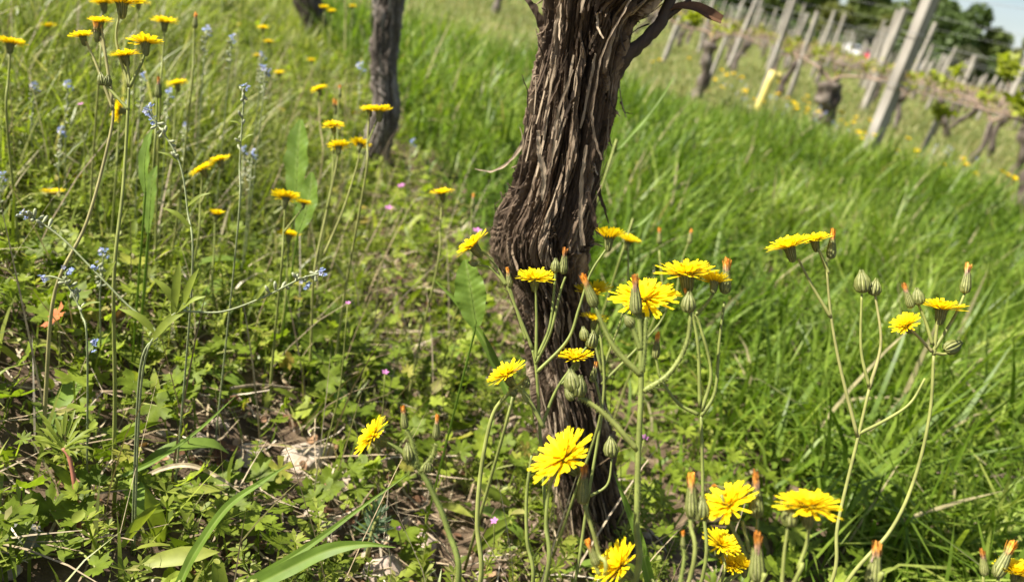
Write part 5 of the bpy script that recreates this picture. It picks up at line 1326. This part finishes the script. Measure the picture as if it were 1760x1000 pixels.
tree('small olive tree at the right edge', 1768, 66, 50, 100, 160, 'olive', 4)
tree('round olive tree above the white car', 1446, 12, 74, 110, 160, 'olive', 5, 8000)
tree('tall dark tree cut off by the top edge above the grey post', 1512, -30, 80, 160, 185, 'mid', 6, 8000)
tree('yellow-green bush tree left of the grey post', 1532, 30, 58, 80, 158, 'olive', 7)
tree('grey-green bush above the white car', 1492, 48, 54, 60, 152, 'grey', 8)
tree('dark tree at the top between the pale stakes', 1385, -40, 90, 160, 175, 'mid', 9, 8000)
tree('dark tree at the top right of the side arm', 1310, -60, 90, 150, 175, 'mid', 10, 8000)
tree('shadowy tree at the top beside the side arm', 1230, -75, 90, 150, 170, 'dark', 11, 8000)
tree('grey-olive bush under the large round tree', 1668, 84, 56, 60, 148, 'grey', 12)
tree('olive tree filling the gap left of the tall dark tree', 1416, -50, 80, 140, 190, 'olive', 13)
tree('dark bush below the trees left of the big post', 1560, 70, 60, 60, 150, 'dark', 14)
tree('dark bush to the right of the grey-olive bush', 1712, 100, 60, 50, 150, 'dark', 15)
tree('dark bush behind the white car', 1440, 62, 70, 50, 150, 'dark', 16)
tree('dark bush beneath the pale stakes', 1372, 40, 80, 50, 150, 'dark', 17)
tree('dark bush under the trees by the side arm', 1290, 20, 90, 50, 150, 'dark', 18)
tree('dark bush between white car and grey post', 1500, 80, 60, 45, 150, 'dark', 19)
tree('dark bush under the big post top', 1620, 95, 70, 60, 152, 'dark', 20)
tree('dark bush at the right edge of the view', 1755, 120, 60, 45, 150, 'dark', 21)
tree('dark bush under the leaves of the shadowy tree', 1210, 0, 90, 50, 150, 'dark', 22)
def car(label, x, y, d, yaw, paint):
    P = at(x, y, d); base = np.array([P[0], P[1], .02]); root = empty('parked_car', base); root.rotation_euler = (0, 0, yaw)
    prof = [(-2.1, .35), (-2.12, .75), (-1.95, .92), (-1.45, 1.0), (-1.15, 1.42), (-.3, 1.5), (.45, 1.42), (1.0, 1.0), (1.8, .85), (2.08, .65), (2.1, .35)]
    n = len(prof); V = []; 
    for sy, k in ((-.85, 1), (-.62, 0), (.62, 0), (.85, 1)):
        for (a, z) in prof: V.append([a, sy if z < 1.05 else sy * .86, z - (.04 if k and z > .6 else 0)])
    mb = MB(); Q = [[r * n + i, r * n + i + 1, (r + 1) * n + i + 1, (r + 1) * n + i] for r in range(3) for i in range(n - 1)] + [[n - 1, 0, 3 * n, 4 * n - 1]]
    mb.add(V, Q, None, .5)
    for r in (0, 3): mb.add([V[r * n + i] for i in range(n)] + [[0, V[r * n][1], .6]], None, [[i, (i + 1) % n, n] for i in range(n)], .5)
    link('body', mb.build('body', M[paint], False), root)
    for sy in (-1, 1):
        mb = MB(); yy = sy * .765; mb.add([[-1.3, sy * .80, 1.02], [-1.08, yy - sy * .03, 1.36], [.35, yy - sy * .03, 1.36], [.8, sy * .80, 1.02]], [[0, 1, 2, 3]], None, .5); link('side_window', mb.build('side_window', M['glass'], False), root)
        for wx in (-1.3, 1.3):
            mb = MB(); tube(mb, [[wx, sy * .68, .32], [wx, sy * .88, .32]], .32, 18, .5, 4); wl = link('wheel', mb.build('wheel', M['rubber']), root)
            mb = MB(); tube(mb, [[wx, sy * .80, .32], [wx, sy * .895, .32]], .2, 14, .5, 4); link('rim', mb.build('rim', M['rim']), wl)
        mb = MB(); mb.add([[2.1, sy * .55, .6], [2.1, sy * .8, .6], [2.06, sy * .8, .74], [2.06, sy * .55, .74]], [[0, 1, 2, 3]], None, .5); link('headlight', mb.build('headlight', M['lamp'], False), root)
        mb = MB(); mb.add([[-2.13, sy * .55, .7], [-2.13, sy * .8, .7], [-2.1, sy * .8, .86], [-2.1, sy * .55, .86]], [[0, 1, 2, 3]], None, .5); link('tail_light', mb.build('tail_light', M['tail'], False), root)
    for a, b in (((.5, 1.40), (.98, 1.04)), ((-1.2, 1.38), (-1.46, 1.05))):
        o = .02 if a[0] > 0 else -.02
        mb = MB(); mb.add([[a[0] + o, -.6, a[1] + .02], [a[0] + o, .6, a[1] + .02], [b[0] + o, .68, b[1] + .02], [b[0] + o, -.68, b[1] + .02]], [[0, 1, 2, 3]], None, .5); link('windscreen' if a[0] > 0 else 'rear_window', mb.build('windscreen', M['glass'], False), root)
    tag(root, label, 'car', 'cars parked by the trees')
car('white car parked far off under the trees beyond the posts', 1462, 96, 85, math.radians(262), 'white')
car('red car parked half behind the white one', 1482, 98, 92, math.radians(255), 'red')

def far_blue(label, x, y, n, spread, seed):
    g = np.random.default_rng(seed); P = ground_at(x, y); root = empty('forget_me_not', P)
    for i in range(n):
        t = np.array([g.normal(0, spread), g.normal(0, spread), g.uniform(.12, .22)]); mb = MB(); tube(mb, [t * [.7, .7, 0], t * [.9, .9, .6], t], .0014, 5, .5, 5)
        st = link('stem', mb.build('stem', M['hairystem']), root); link('flower_cluster', FM[i % 3], st, mat4=axis_matrix(t, (g.normal(0, .3), g.normal(-.3, .3), 1), g.uniform(0, 6), g.uniform(.9, 1.4)))
    tag(root, label, 'wildflower', 'blue forget-me-nots')
for i, a in enumerate([('hazy blue flower patch left of the yellow tube', 1255, 205, 9, .12), ('hazy blue flower patch before the leaning leafy stake', 1590, 320, 9, .08), ('blue flower patch under the knobbly stump', 1385, 262, 7, .12), ('blue flower patch left of the big post foot', 1430, 285, 6, .12), ('blue flower patch right toward the edge vine', 1680, 350, 6, .1), ('blue flower patch in the grass left of the tube row', 1310, 235, 6, .12)]):
    far_blue(*a, 300 + i)
